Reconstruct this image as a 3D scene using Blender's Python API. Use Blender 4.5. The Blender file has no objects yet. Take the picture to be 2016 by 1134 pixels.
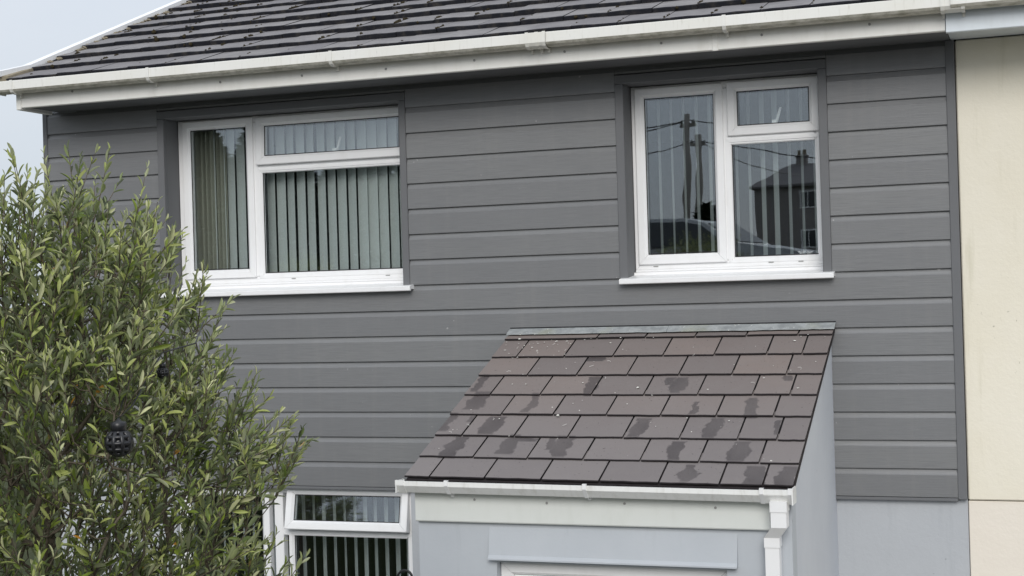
import bpy, math, random
import numpy as np
from mathutils import Vector, Matrix
random.seed(7); rng = np.random.default_rng(7)
scene = bpy.context.scene
col = scene.collection
R = math.radians

# ------------------------------------------------------------------ camera
cam = bpy.data.cameras.new('camera'); cam_o = bpy.data.objects.new('camera', cam); col.objects.link(cam_o)
F_ = Vector((-0.33481472, 0.94228149, 0.00216848)); R_ = Vector((0.94185667, 0.3347313, -0.0293424)); U_ = Vector((0.02837466, 0.00778187, 0.99956707))
CAM = Vector((0, -8.0127, 3.5))
M = Matrix((R_, U_, -F_)).transposed().to_4x4(); M.translation = CAM
cam_o.matrix_world = M
cam.sensor_width = 36; cam.lens = 36 * 2900 / 2016; cam.clip_start = 0.05; cam.clip_end = 3000
scene.camera = cam_o
scene.render.resolution_x, scene.render.resolution_y = 1024, 576

def ray(u, v):
    return F_ + R_ * ((u - 1008) / 2900) + U_ * ((567 - v) / 2900)
def at_dist(u, v, d):
    r = ray(u, v).normalized(); return CAM + r * d

# ------------------------------------------------------------------ world, sun, exposure
SUN_AZ, SUN_EL = R(163), R(30)
world = bpy.data.worlds.new('World'); scene.world = world; world.use_nodes = True
wt = world.node_tree; wt.nodes.clear()
def wn(t): return wt.nodes.new(t)
wo = wn('ShaderNodeOutputWorld'); bg = wn('ShaderNodeBackground'); bg.inputs['Strength'].default_value = 0.1
sky = wn('ShaderNodeTexSky'); sky.sky_type = 'NISHITA'; sky.sun_disc = False
sky.sun_elevation = SUN_EL; sky.sun_rotation = SUN_AZ
tc = wn('ShaderNodeTexCoord'); mp = wn('ShaderNodeMapping'); mp.inputs['Scale'].default_value = (1, 1, 2.2)
nz = wn('ShaderNodeTexNoise'); nz.inputs['Scale'].default_value = 1.6; nz.inputs['Detail'].default_value = 7; nz.inputs['Roughness'].default_value = .5
cr = wn('ShaderNodeValToRGB'); cr.color_ramp.elements[0].position = .30; cr.color_ramp.elements[0].color = (5.15, 5.75, 6.6, 1)
cr.color_ramp.elements[1].position = .68; cr.color_ramp.elements[1].color = (6.65, 6.9, 7.3, 1)
sx = wn('ShaderNodeSeparateXYZ'); mr = wn('ShaderNodeMapRange')          # overcast: brighter overhead than at the horizon
mr.inputs['From Min'].default_value = 0; mr.inputs['From Max'].default_value = 1; mr.inputs['To Min'].default_value = .82; mr.inputs['To Max'].default_value = 1.5
mu = wn('ShaderNodeMix'); mu.data_type = 'RGBA'; mu.blend_type = 'MULTIPLY'; mu.inputs[0].default_value = 1
mx = wn('ShaderNodeMix'); mx.data_type = 'RGBA'; mx.inputs[0].default_value = .9
L = wt.links.new
L(tc.outputs['Generated'], mp.inputs[0]); L(mp.outputs[0], nz.inputs['Vector']); L(nz.outputs[0], cr.inputs[0])
L(tc.outputs['Generated'], sx.inputs[0]); L(sx.outputs[2], mr.inputs[0])
L(cr.outputs[0], mu.inputs[6]); L(mr.outputs[0], mu.inputs[7])
L(sky.outputs[0], mx.inputs[6]); L(mu.outputs[2], mx.inputs[7]); L(mx.outputs[2], bg.inputs[0]); L(bg.outputs[0], wo.inputs[0])
sun = bpy.data.lights.new('sun', 'SUN'); sun.energy = 1.5; sun.angle = R(30); sun.color = (1, .97, .93)
sun_o = bpy.data.objects.new('sun', sun); col.objects.link(sun_o)
sd = Vector((math.sin(SUN_AZ) * math.cos(SUN_EL), math.cos(SUN_AZ) * math.cos(SUN_EL), math.sin(SUN_EL)))
sun_o.rotation_euler = sd.to_track_quat('Z', 'Y').to_euler(); sun_o.location = sd * 30
vs = scene.view_settings; vs.view_transform = 'Standard'; vs.look = 'None'; vs.exposure = 0.36; vs.gamma = 1; vs.use_curve_mapping = False

# ------------------------------------------------------------------ helpers: meshes and objects
class MB:
    def __init__(s): s.v = []; s.f = []; s.m = []
    def add(s, vs_, fs, mi=0):
        o = len(s.v); s.v += [tuple(p) for p in vs_]; s.f += [tuple(i + o for i in f) for f in fs]; s.m += [mi] * len(fs); return s
    def box(s, x0, x1, y0, y1, z0, z1, mi=0):
        return s.add([(x, y, z) for x in (x0, x1) for y in (y0, y1) for z in (z0, z1)],
              [(0, 1, 3, 2), (4, 6, 7, 5), (0, 4, 5, 1), (2, 3, 7, 6), (0, 2, 6, 4), (1, 5, 7, 3)], mi)
    def bbox(s, x0, x1, y0, y1, z0, z1, b=.003, mi=0):
        """box with all edges chamfered"""
        c = []; 
        for sx_ in (0, 1):
            for sy in (0, 1):
                for sz in (0, 1):
                    X, Y, Z = (x0, x1)[sx_], (y0, y1)[sy], (z0, z1)[sz]
                    dx, dy, dz = (b, -b)[sx_], (b, -b)[sy], (b, -b)[sz]
                    c += [(X, Y + dy, Z + dz), (X + dx, Y, Z + dz), (X + dx, Y + dy, Z)]
        I = lambda a, b_, c_, k: ((a * 2 + b_) * 2 + c_) * 3 + k
        fs = []
        for a in (0, 1):
            fs.append([I(a, 0, 0, 0), I(a, 1, 0, 0), I(a, 1, 1, 0), I(a, 0, 1, 0)])
            fs.append([I(0, a, 0, 1), I(1, a, 0, 1), I(1, a, 1, 1), I(0, a, 1, 1)])
            fs.append([I(0, 0, a, 2), I(1, 0, a, 2), I(1, 1, a, 2), I(0, 1, a, 2)])
        for a in (0, 1):
            for b_ in (0, 1):
                fs.append([I(0, a, b_, 1), I(1, a, b_, 1), I(1, a, b_, 2), I(0, a, b_, 2)])
                fs.append([I(a, 0, b_, 0), I(a, 1, b_, 0), I(a, 1, b_, 2), I(a, 0, b_, 2)])
                fs.append([I(a, b_, 0, 0), I(a, b_, 1, 0), I(a, b_, 1, 1), I(a, b_, 0, 1)])
                for c_ in (0, 1): fs.append([I(a, b_, c_, 0), I(a, b_, c_, 1), I(a, b_, c_, 2)])
        return s.add(c, fs, mi)
    def prism(s, poly, x0, x1, axis='x', mi=0, cap=True):
        """closed polygon (a,b) swept along an axis: x -> (x,a,b), y -> (a,y,b), z -> (a,b,z)"""
        n = len(poly)
        P = {'x': lambda t, a, b: (t, a, b), 'y': lambda t, a, b: (a, t, b), 'z': lambda t, a, b: (a, b, t)}[axis]
        v = [P(x0, *p) for p in poly] + [P(x1, *p) for p in poly]
        f = [(i, (i + 1) % n, n + (i + 1) % n, n + i) for i in range(n)]
        if cap: f += [tuple(range(n - 1, -1, -1)), tuple(range(n, 2 * n))]
        return s.add(v, f, mi)
    def tube(s, pts, rad, n=8, mi=0, cap=True):
        pts = [Vector(p) for p in pts]; rads = rad if isinstance(rad, (list, tuple)) else [rad] * len(pts)
        v = []; up = None
        for i, p in enumerate(pts):
            d = (pts[min(i + 1, len(pts) - 1)] - pts[max(i - 1, 0)]).normalized()
            if up is None:
                up = Vector((0, 0, 1)) if abs(d.z) < .9 else Vector((1, 0, 0))
            a = d.cross(up).normalized(); b = a.cross(d).normalized(); up = b
            for k in range(n):
                t = 2 * math.pi * k / n; v.append(p + (a * math.cos(t) + b * math.sin(t)) * rads[i])
        f = [(i * n + k, i * n + (k + 1) % n, (i + 1) * n + (k + 1) % n, (i + 1) * n + k) for i in range(len(pts) - 1) for k in range(n)]
        if cap: f += [tuple(range(n - 1, -1, -1)), tuple(range((len(pts) - 1) * n, len(pts) * n))]
        return s.add(v, f, mi)
    def lathe(s, prof, c, n=16, mi=0):
        """profile (r,z) about a vertical axis at c"""
        v = []; m = len(prof)
        for k in range(n):
            t = 2 * math.pi * k / n
            for r_, z in prof: v.append((c[0] + r_ * math.cos(t), c[1] + r_ * math.sin(t), c[2] + z))
        f = [(k * m + i, ((k + 1) % n) * m + i, ((k + 1) % n) * m + i + 1, k * m + i + 1) for k in range(n) for i in range(m - 1)]
        return s.add(v, f, mi)
    def ring(s, x0, x1, z0, z1, w, yf, yb, ch=.004, bev=.012, gap=.0012, mi=0):
        """mitred rectangular window frame: outer rectangle, bar width w, front yf, back yb"""
        lp = [(0, yb), (0, yf + ch), (ch, yf), (w - bev, yf), (w, yf + bev), (w, yb)]
        def corner(i, d, y):
            return {0: (x0 + d, y, z0 + d), 1: (x1 - d, y, z0 + d), 2: (x1 - d, y, z1 - d), 3: (x0 + d, y, z1 - d)}[i]
        dirs = {0: (1, 0, 0), 1: (0, 0, 1), 2: (-1, 0, 0), 3: (0, 0, -1)}
        for i in range(4):
            j = (i + 1) % 4; d = Vector(dirs[i]) * (gap / 2)
            v = [Vector(corner(i, a, y)) + d for a, y in lp] + [Vector(corner(j, a, y)) - d for a, y in lp]
            n = len(lp); s.add(v, [(k, k + 1, n + k + 1, n + k) for k in range(n - 1)], mi)
        return s
    def mesh(s, name, mats, origin=(0, 0, 0), smooth=False):
        me = bpy.data.meshes.new(name)
        ox, oy, oz = origin
        me.from_pydata([(x - ox, y - oy, z - oz) for x, y, z in s.v], [], s.f)
        for m in mats: me.materials.append(m)
        if len(mats) > 1: me.polygons.foreach_set('material_index', s.m)
        if smooth: me.polygons.foreach_set('use_smooth', [True] * len(s.f))
        me.update(); return me
    def base(s):
        a = np.array(s.v); lo, hi = a.min(0), a.max(0)
        return Vector(((lo[0] + hi[0]) / 2, (lo[1] + hi[1]) / 2, lo[2]))
    def build(s, name, mats, parent=None, smooth=False, origin=None, recalc=True):
        if not isinstance(mats, (list, tuple)): mats = [mats]
        o = Vector(origin) if origin is not None else s.base()
        me = s.mesh(name, mats, o, smooth)
        if recalc: fix_normals(me)
        return link(name, me, o, parent)
import bmesh
def fix_normals(me):
    bm = bmesh.new(); bm.from_mesh(me); bmesh.ops.recalc_face_normals(bm, faces=bm.faces); bm.to_mesh(me); bm.free()
WP = {}
def link(name, me, loc=(0, 0, 0), parent=None, rot=None, scale=None):
    o = bpy.data.objects.new(name, me); col.objects.link(o)
    loc = Vector(loc); WP[o.name] = loc
    if parent is not None: o.parent = parent; o.location = loc - WP[parent.name]
    else: o.location = loc
    if rot is not None: o.rotation_euler = rot
    if scale is not None: o.scale = scale
    return o
def thing(name, loc, label, cat, group=None):
    o = link(name, None, loc); tag(o, label, cat, group); return o
def tag(o, label=None, cat=None, group=None, kind=None):
    for k, v in (('label', label), ('category', cat), ('group', group), ('kind', kind)):
        if v: o[k] = v
    return o

# ------------------------------------------------------------------ helpers: materials
def srgb(r, g, b):
    f = lambda c: ((c / 255 + .055) / 1.055) ** 2.4 if c > 10 else c / 255 / 12.92
    return (f(r), f(g), f(b), 1)
class NT:
    def __init__(s, name, rough=.6, spec=.5):
        s.mat = bpy.data.materials.new(name); s.mat.use_nodes = True; s.t = s.mat.node_tree
        s.p = s.t.nodes['Principled BSDF']; s.out = s.t.nodes['Material Output']
        s.p.inputs['Roughness'].default_value = rough; s.p.inputs['Specular IOR Level'].default_value = spec
    def n(s, t, **k):
        x = s.t.nodes.new(t)
        for a, b in k.items(): setattr(x, a, b)
        return x
    def l(s, a, b): s.t.links.new(a, b)
    def pos(s, scale=(1, 1, 1)):
        g = s.n('ShaderNodeNewGeometry'); m = s.n('ShaderNodeMapping'); m.inputs['Scale'].default_value = scale
        s.l(g.outputs['Position'], m.inputs[0]); return m.outputs[0]
    def noise(s, vec, scale, detail=4, rough=.55, dist=0):
        x = s.n('ShaderNodeTexNoise'); x.inputs['Scale'].default_value = scale; x.inputs['Detail'].default_value = detail
        x.inputs['Roughness'].default_value = rough; x.inputs['Distortion'].default_value = dist
        s.l(vec, x.inputs['Vector']); return x.outputs[0]
    def ramp(s, fac, a, b, p0=.35, p1=.65):
        x = s.n('ShaderNodeValToRGB'); e = x.color_ramp.elements
        e[0].position, e[0].color, e[1].position, e[1].color = p0, a, p1, b
        s.l(fac, x.inputs[0]); return x.outputs[0]
    def rng(s, v, a, b, c=0., d=1.):
        x = s.n('ShaderNodeMapRange'); x.interpolation_type = 'SMOOTHSTEP'
        for i, q in zip((1, 2, 3, 4), (a, b, c, d)): x.inputs[i].default_value = q
        s.l(v, x.inputs[0]); return x.outputs[0]
    def mix(s, fac, a, b, mode='MIX'):
        x = s.n('ShaderNodeMix', data_type='RGBA', blend_type=mode)
        for sock, v in ((x.inputs[0], fac), (x.inputs[6], a), (x.inputs[7], b)):
            if hasattr(v, 'node'): s.l(v, sock)
            else: sock.default_value = v
        return x.outputs[2]
    def math(s, op, a, b=None, clamp=False):
        x = s.n('ShaderNodeMath', operation=op, use_clamp=clamp)
        for sock, v in zip(x.inputs, (a, b)):
            if v is None: continue
            if hasattr(v, 'node'): s.l(v, sock)
            else: sock.default_value = v
        return x.outputs[0]
    def color(s, c):
        if hasattr(c, 'node'): s.l(c, s.p.inputs['Base Color'])
        else: s.p.inputs['Base Color'].default_value = c
    def bump(s, h, strength=.3, dist=.002):
        b = s.n('ShaderNodeBump'); b.inputs['Strength'].default_value = strength; b.inputs['Distance'].default_value = dist
        s.l(h, b.inputs['Height']); s.l(b.outputs[0], s.p.inputs['Normal'])
    def rnd(s):
        return s.n('ShaderNodeObjectInfo').outputs['Random']

def m_clad():
    m = NT('grey_cladding', .34, .5); g = m.pos((2.2, 40, 95)); g2 = m.pos((.9, 6, 14))
    n1 = m.noise(g, 3.0, 6, .65, .6); n2 = m.noise(g2, 1.4, 3)
    c = m.mix(m.rng(n1, .3, .7), (.166, .169, .172, 1), (.220, .223, .224, 1))
    c = m.mix(m.math('MULTIPLY', m.rng(n2, .3, .75), .35), c, (.205, .206, .204, 1))
    r = m.rnd(); c = m.mix(m.math('MULTIPLY', r, .45), c, (.158, .161, .168, 1))
    st = m.noise(m.pos((9, 1, .5)), 1.5, 5, .65); c = m.mix(m.math('MULTIPLY', m.rng(st, .48, .78), .30), c, (.235, .232, .222, 1))
    big = m.noise(m.pos((.7, 1, .9)), 1.1, 3); c = m.mix(m.math('MULTIPLY', m.rng(big, .35, .7), .28), c, (.150, .152, .158, 1))
    sp = m.noise(m.pos(), 26, 2); c = m.mix(m.rng(sp, .735, .775), c, (.34, .34, .33, 1))      # bird marks and specks
    m.color(c); m.bump(n1, .55, .0018); return m.mat
def m_trim():
    m = NT('grey_trim', .6, .25); n = m.noise(m.pos((1, 1, 1)), 5, 3)
    m.color(m.mix(n, (.138, .141, .147, 1), (.156, .159, .165, 1))); return m.mat
def m_white(name, base=(.80, .80, .79, 1), dirt=(.52, .51, .46, 1), amt=.3, rough=.3, scale=(6, 6, 2)):
    m = NT(name, rough, .5); n = m.noise(m.pos(scale), 2.2, 6, .65)
    m.color(m.mix(m.math('MULTIPLY', m.rng(n, .45, .8), amt), base, dirt))
    m.bump(m.noise(m.pos((1, 1, 1)), 60, 2), .04, .001); return m.mat
def m_gutter():
    m = NT('weathered_gutter', .4, .4)
    n = m.noise(m.pos((20, 8, 3)), 2.4, 6, .7); n2 = m.noise(m.pos((1.2, 1, 1)), 2, 4); n3 = m.noise(m.pos((60, 20, 6)), 1.6, 5, .7)
    c = m.mix(m.math('MULTIPLY', m.rng(n2, .3, .75), .5), (.74, .735, .70, 1), (.66, .64, .56, 1))
    c = m.mix(m.math('MULTIPLY', m.rng(n, .52, .78), .45), c, (.42, .40, .33, 1))
    c = m.mix(m.math('MULTIPLY', m.rng(n3, .64, .74), .6), c, (.20, .19, .15, 1))
    m.color(c); return m.mat
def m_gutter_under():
    m = NT('gutter_underside', .6, .3)  # mottled tone for the underside faces, darker than the gutter front
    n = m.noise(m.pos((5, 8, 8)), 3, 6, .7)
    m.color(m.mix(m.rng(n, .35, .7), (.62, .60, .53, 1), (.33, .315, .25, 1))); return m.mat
def m_render(name, a, b, stain=None, bump=.35, scale=1.):
    m = NT(name, .85, .2); n = m.noise(m.pos((1, 1, 1)), 1.3 * scale, 6, .6); n2 = m.noise(m.pos(), 55, 4, .6); n3 = m.noise(m.pos(), 14, 3)
    c = m.mix(m.rng(n, .3, .7), a, b)
    if stain:
        s1 = m.noise(m.pos((7, 7, .55)), 1.6, 5, .65); c = m.mix(m.math('MULTIPLY', m.rng(s1, .55, .80), .5), c, stain)
        s2 = m.noise(m.pos((1, 1, 1)), 30, 3); s3 = m.noise(m.pos(), 1.1, 2)
        c = m.mix(m.math('MULTIPLY', m.rng(s2, .68, .76), m.rng(s3, .5, .7)), c, tuple(x * .6 for x in stain[:3]) + (1,))
    m.color(c); h = m.math('ADD', n2, m.math('MULTIPLY', n3, 1.2)); m.bump(h, bump, .004); return m.mat
def m_tile():
    m = NT('concrete_tile', .75, .3); n = m.noise(m.pos(), 9, 6, .65); n2 = m.noise(m.pos(), 70, 3)
    c = m.mix(m.rng(n, .3, .75), (.175, .166, .168, 1), (.255, .244, .240, 1))
    c = m.mix(m.math('MULTIPLY', m.rnd(), .75), c, (.140, .132, .140, 1))
    li = m.noise(m.pos((1, 1, 1)), 24, 4, .7); c = m.mix(m.math('MULTIPLY', m.rng(li, .62, .74), .55), c, (.30, .28, .22, 1))
    m.color(c); m.bump(n2, .3, .003); return m.mat
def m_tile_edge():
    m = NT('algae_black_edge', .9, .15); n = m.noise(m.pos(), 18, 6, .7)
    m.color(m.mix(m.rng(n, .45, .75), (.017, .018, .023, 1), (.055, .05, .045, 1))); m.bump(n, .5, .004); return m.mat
WET = [(-2.82,.991,.025,.105),(-2.764,.786,.048,.105),(-2.189,.968,.029,.113),(-2.258,1.293,.046,.027),(-2.449,.757,.021,.114),(-2.597,.517,.046,.108),(-2.839,.541,.021,.105),(-2.714,.291,.043,.113),(-2.435,.315,.037,.102),(-2.399,.379,.074,.02),(-2.162,.301,.041,.11),(-2.226,.335,.017,.067),(-1.832,.51,.033,.109),(-2.722,.588,.016,.037),(-1.725,.968,.035,.1),(-1.785,1.018,.02,.05),(-1.184,1.049,.019,.033),(-1.318,.728,.026,.108),(-1.595,.711,.017,.077),(-1.469,.513,.035,.113),(-1.16,.522,.016,.082),(-1.603,.283,.036,.102),(-1.304,.288,.04,.105),(-1.5,.078,.031,.087),(-1.199,.071,.042,.094),(-1.058,.069,.04,.098)]
def m_slate():
    m = NT('porch_slate', .6, .35)
    g = m.n('ShaderNodeNewGeometry'); sp = m.n('ShaderNodeSeparateXYZ'); m.l(g.outputs['Position'], sp.inputs[0])
    wob = m.noise(m.pos((1, 1, .2)), 15, 2, .5); wob2 = m.noise(m.pos((1, 1, .35)), 55, 2)
    X = m.math('ADD', sp.outputs[0], m.math('MULTIPLY', m.math('SUBTRACT', wob, .5), .085))
    X = m.math('ADD', X, m.math('MULTIPLY', m.math('SUBTRACT', wob2, .5), .022))
    Y = sp.outputs[1]; best = None
    k = 1.56 / math.hypot(1.56, .645)
    for x, s_, w, h in WET:
        y = -1.56 + s_ * k
        a = m.math('ABSOLUTE', m.math('DIVIDE', m.math('SUBTRACT', X, x), w * 1.2)); b = m.math('ABSOLUTE', m.math('DIVIDE', m.math('SUBTRACT', Y, y), h * k * 1.0))
        d = m.math('MAXIMUM', m.math('ADD', a, m.math('MULTIPLY', b, .2)), b)
        best = d if best is None else m.math('MINIMUM', best, d)
    wet = m.rng(best, .88, 1.08, 1., 0.)
    n = m.noise(m.pos(), 3.2, 5, .6); n2 = m.noise(m.pos(), 120, 3); n3 = m.noise(m.pos(), 16, 4)
    c = m.mix(m.rng(n, .35, .65), (.222, .184, .170, 1), (.246, .212, .200, 1))
    c = m.mix(m.rng(Y, -1.5, -.3), m.mix(.75, c, (.195, .180, .179, 1)), m.mix(.6, c, (.245, .200, .180, 1)))   # lower courses greyer
    c = m.mix(m.math('MULTIPLY', m.rnd(), .7), c, (.170, .152, .150, 1))
    c = m.mix(m.math('MULTIPLY', m.rng(n3, .4, .7), .25), c, (.21, .19, .18, 1))
    mo = m.noise(m.pos(), 75, 2); c = m.mix(m.math('MULTIPLY', m.rng(mo, .70, .735), .8), c, (.030, .027, .026, 1))
    wh = m.noise(m.pos((1, 1, 1)), 95, 2); wz = m.noise(m.pos((1.4, 2, 2)), 1.7, 2); c = m.mix(m.math('MULTIPLY', m.rng(wh, .76, .78), m.rng(wz, .45, .6)), c, (.62, .6, .55, 1))
    wv = m.rng(m.noise(m.pos((1, .6, .6)), 4.5, 2), 0.3, .7, .68, 1.); wet = m.math('MULTIPLY', wet, wv)
    c = m.mix(wet, c, m.mix(.72, c, (.050, .044, .047, 1)))
    m.color(c); ro = m.rng(wet, 0, 1, .62, .3); m.l(ro, m.p.inputs['Roughness'])
    m.bump(n2, .25, .0015); return m.mat
def m_plain(name, c, rough=.6, spec=.4, var=.12, scale=8):
    m = NT(name, rough, spec); n = m.noise(m.pos(), scale, 4)
    m.color(m.mix(n, tuple(x * (1 - var) for x in c[:3]) + (1,), tuple(min(1, x * (1 + var)) for x in c[:3]) + (1,))); return m.mat
def m_lead():
    m = NT('lead_flashing', .5, .4); n = m.noise(m.pos(), 16, 6, .65); n2 = m.noise(m.pos((1, 1, 1)), 5, 3)
    c = m.mix(m.rng(n, .3, .7), (.24, .255, .26, 1), (.38, .40, .40, 1)); c = m.mix(m.math('MULTIPLY', m.rng(n2, .5, .7), .5), c, (.30, .31, .22, 1))
    sp = m.noise(m.pos(), 70, 2); c = m.mix(m.rng(sp, .70, .73), c, (.75, .75, .7, 1)); m.color(c); m.bump(n, .4, .004); return m.mat
def m_glass():
    m = NT('window_glass'); t = m.t; t.nodes.remove(m.p)
    tr = m.n('ShaderNodeBsdfTransparent'); tr.inputs[0].default_value = (.97, .99, .98, 1)
    gl = m.n('ShaderNodeBsdfGlossy'); gl.inputs['Roughness'].default_value = 0.0; gl.inputs['Color'].default_value = (.90, .95, 1, 1)
    nb = m.noise(m.pos((1, 1, .8)), 2.6, 2); b = m.n('ShaderNodeBump'); b.inputs['Strength'].default_value = .016; b.inputs['Distance'].default_value = .02
    m.l(nb, b.inputs['Height']); m.l(b.outputs[0], gl.inputs['Normal'])
    lw = m.n('ShaderNodeLayerWeight'); lw.inputs[0].default_value = .5
    fac = m.math('ADD', m.math('MULTIPLY', m.math('POWER', lw.outputs['Facing'], 5), .85), .125)
    ms = m.n('ShaderNodeMixShader'); m.l(fac, ms.inputs[0]); m.l(tr.outputs[0], ms.inputs[1]); m.l(gl.outputs[0], ms.inputs[2]); m.l(ms.outputs[0], m.out.inputs[0])
    return m.mat
def m_fabric(name, c, trans=.35):
    m = NT(name, .9, .1); n = m.noise(m.pos((200, 200, 8)), 1, 3); cc = m.mix(m.math('MULTIPLY', n, .3), c, tuple(x * .75 for x in c[:3]) + (1,)); m.color(cc)
    tl = m.n('ShaderNodeBsdfTranslucent'); m.l(cc, tl.inputs[0]); ms = m.n('ShaderNodeMixShader'); ms.inputs[0].default_value = trans
    m.l(m.p.outputs[0], ms.inputs[1]); m.l(tl.outputs[0], ms.inputs[2]); m.l(ms.outputs[0], m.out.inputs[0]); return m.mat
def m_leaf():
    m = NT('olive_leaf', .5, .4); a = m.n('ShaderNodeAttribute', attribute_name='tone'); g = m.n('ShaderNodeNewGeometry')
    c = m.mix(g.outputs['Backfacing'], a.outputs['Color'], m.mix(.55, a.outputs['Color'], (.30, .34, .23, 1)))
    m.color(c); tl = m.n('ShaderNodeBsdfTranslucent'); m.l(m.mix(.4, c, (.20, .27, .035, 1)), tl.inputs[0])
    ms = m.n('ShaderNodeMixShader'); ms.inputs[0].default_value = .27
    m.l(m.p.outputs[0], ms.inputs[1]); m.l(tl.outputs[0], ms.inputs[2]); m.l(ms.outputs[0], m.out.inputs[0]); return m.mat
def m_bark():
    m = NT('olive_bark', .9, .15); n = m.noise(m.pos((1, 1, .3)), 45, 5, .65); m.color(m.ramp(n, (.05, .042, .030, 1), (.16, .135, .10, 1))); m.bump(n, .6, .01); return m.mat
def m_grass():
    m = NT('grass_ground', .95, .1); n = m.noise(m.pos(), .6, 6, .65); n2 = m.noise(m.pos(), 18, 5)
    c = m.mix(m.rng(n, .3, .7), (.030, .045, .018, 1), (.055, .068, .03, 1)); m.color(m.mix(m.math('MULTIPLY', n2, .5), c, (.06, .05, .03, 1))); m.bump(n2, .8, .04); return m.mat
def m_asphalt():
    m = NT('asphalt', .9, .2); n = m.noise(m.pos(), 220, 4); n2 = m.noise(m.pos(), .8, 4)
    m.color(m.mix(n2, m.mix(n, (.035, .035, .036, 1), (.065, .065, .064, 1)), (.06, .06, .06, 1))); m.bump(n, .5, .006); return m.mat

MT = dict(clad=m_clad(), trim=m_trim(), upvc=m_white('white_upvc', (.84, .84, .84, 1), (.62, .60, .56, 1), .22), fascia=m_white('cream_fascia', (.80, .79, .75, 1), (.58, .56, .50, 1), .35),
    fascia_n=m_white('pale_blue_fascia', (.70, .75, .79, 1), (.5, .53, .54, 1), .3), gutter=m_gutter(), gutter_u=m_gutter_under(),
    pgutter=m_white('porch_gutter', (.82, .82, .80, 1), (.5, .48, .42, 1), .4, .3, (14, 8, 4)),
    render=m_render('grey_painted_render', (.43, .447, .468, 1), (.462, .48, .50, 1), (.33, .35, .37, 1)), smooth=m_render('smooth_grey_paint', (.45, .478, .510, 1), (.482, .508, .538, 1), (.36, .385, .41, 1), .14, 2),
    side=m_render('smooth_grey_paint_lit', (.53, .555, .60, 1), (.565, .59, .63, 1), (.45, .47, .49, 1), .12, 2),  # same grey paint made lighter, the side wall's light put into its colour
    cream=m_render('cream_render', (.755, .705, .58, 1), (.785, .74, .63, 1), (.47, .44, .30, 1)), cream2=m_render('cream_base', (.76, .70, .61, 1), (.785, .73, .645, 1), None),
    tile=m_tile(), tedge=m_tile_edge(), slate=m_slate(), sedge=m_plain('slate_edge', (.028, .024, .025, 1), .8, .2, .4, 40), lead=m_lead(), glass=m_glass(),
    slat=m_fabric('blind_fabric', (.77, .81, .81, 1), .3), net=m_fabric('curtain_fabric', (.42, .42, .36, 1), .35), gasket=m_plain('black_gasket', (.02, .02, .022, 1), .5),
    black=m_plain('black_plastic', (.012, .012, .014, 1), .35, .5), iron=m_plain('black_iron', (.015, .015, .016, 1), .45), screw=m_plain('screw_cap', (.30, .30, .29, 1), .5),
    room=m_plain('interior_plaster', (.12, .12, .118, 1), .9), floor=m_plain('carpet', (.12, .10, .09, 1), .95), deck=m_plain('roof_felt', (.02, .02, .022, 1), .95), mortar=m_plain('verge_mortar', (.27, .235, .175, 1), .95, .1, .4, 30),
    moss=m_plain('dry_moss', (.040, .033, .020, 1), 1, .05, .6, 60), leaf=m_leaf(), bark=m_bark(), grass=m_grass(), asphalt=m_asphalt(),
    lamp=m_plain('frosted_lens', (.14, .14, .14, 1), .2), petal=m_plain('petal_white', (.78, .77, .72, 1), .7), wood=m_plain('weathered_pole', (.32, .30, .27, 1), .9, .2, .3, 20), harling=m_plain('dark_pebbledash', (.28, .26, .25, 1), .95, .1, .2, 6),
    tyre=m_plain('tyre_rubber', (.02, .02, .02, 1), .8), cglass=m_plain('car_glass', (.02, .025, .03, 1), .08, .6), silver=m_plain('silver_paint', (.45, .47, .48, 1), .25, .6), vwhite=m_plain('white_paint', (.75, .75, .74, 1), .25, .6), shrub=m_plain('dark_foliage', (.03, .045, .02, 1), .8, .2, .5, 4))

# ------------------------------------------------------------------ ground and road
def ground_z(y):
    pts = [(-400, 5), (-150, 4.6), (-60, 4.0), (-22, 3.2), (-15, 3.2), (-9, 1.9), (-6.7, 1.9), (-5.3, 0), (2000, 0)]
    for (y0, z0), (y1, z1) in zip(pts, pts[1:]):
        if y <= y1:
            t = max(0, min(1, (y - y0) / (y1 - y0))); t = t * t * (3 - 2 * t); return z0 + (z1 - z0) * t
    return 0
def sheet(name, xs, ys, dz, mat):
    g = MB(); nx = len(xs); g.v = [(x, y, ground_z(y) + dz) for y in ys for x in xs]
    g.f = [(j * nx + i, j * nx + i + 1, (j + 1) * nx + i + 1, (j + 1) * nx + i) for j in range(len(ys) - 1) for i in range(nx - 1)]; g.m = [0] * len(g.f)
    return tag(g.build(name, mat, smooth=True, origin=(0, 0, 0)), kind='structure')
ys = [-2000, -800, -400, -300, -200, -150, -120, -100, -80] + list(np.arange(-60, -22, 4)) + list(np.arange(-22, -4, .35)) + [-4, 0, 10, 30, 80, 200, 600, 2000]
sheet('ground', [-2000, -600, -200, -60, -30, -15, 0, 15, 30, 60, 200, 600, 2000], ys, 0, MT['grass'])
sheet('bounce_sheet', [-8, -4, 0, 4, 8], list(np.arange(-5.2, .05, .4)), .006, m_plain('pale_bounce_concrete', (.30, .29, .27, 1), .9, .2, .15, 2))  # unseen pale sheet added to bounce light up under the eaves
sheet('road', [-200, -60, -30, -15, 0, 15, 30, 60, 200], list(np.arange(-21.5, -8.6, .35)), .02, MT['asphalt'])
sheet('pavement', [-200, -60, -30, -15, 0, 15, 30, 60, 200], list(np.arange(-8.6, -6.9, .2)), .10, m_plain('paving', (.22, .21, .20, 1), .9, .2, .15, 3))

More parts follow.
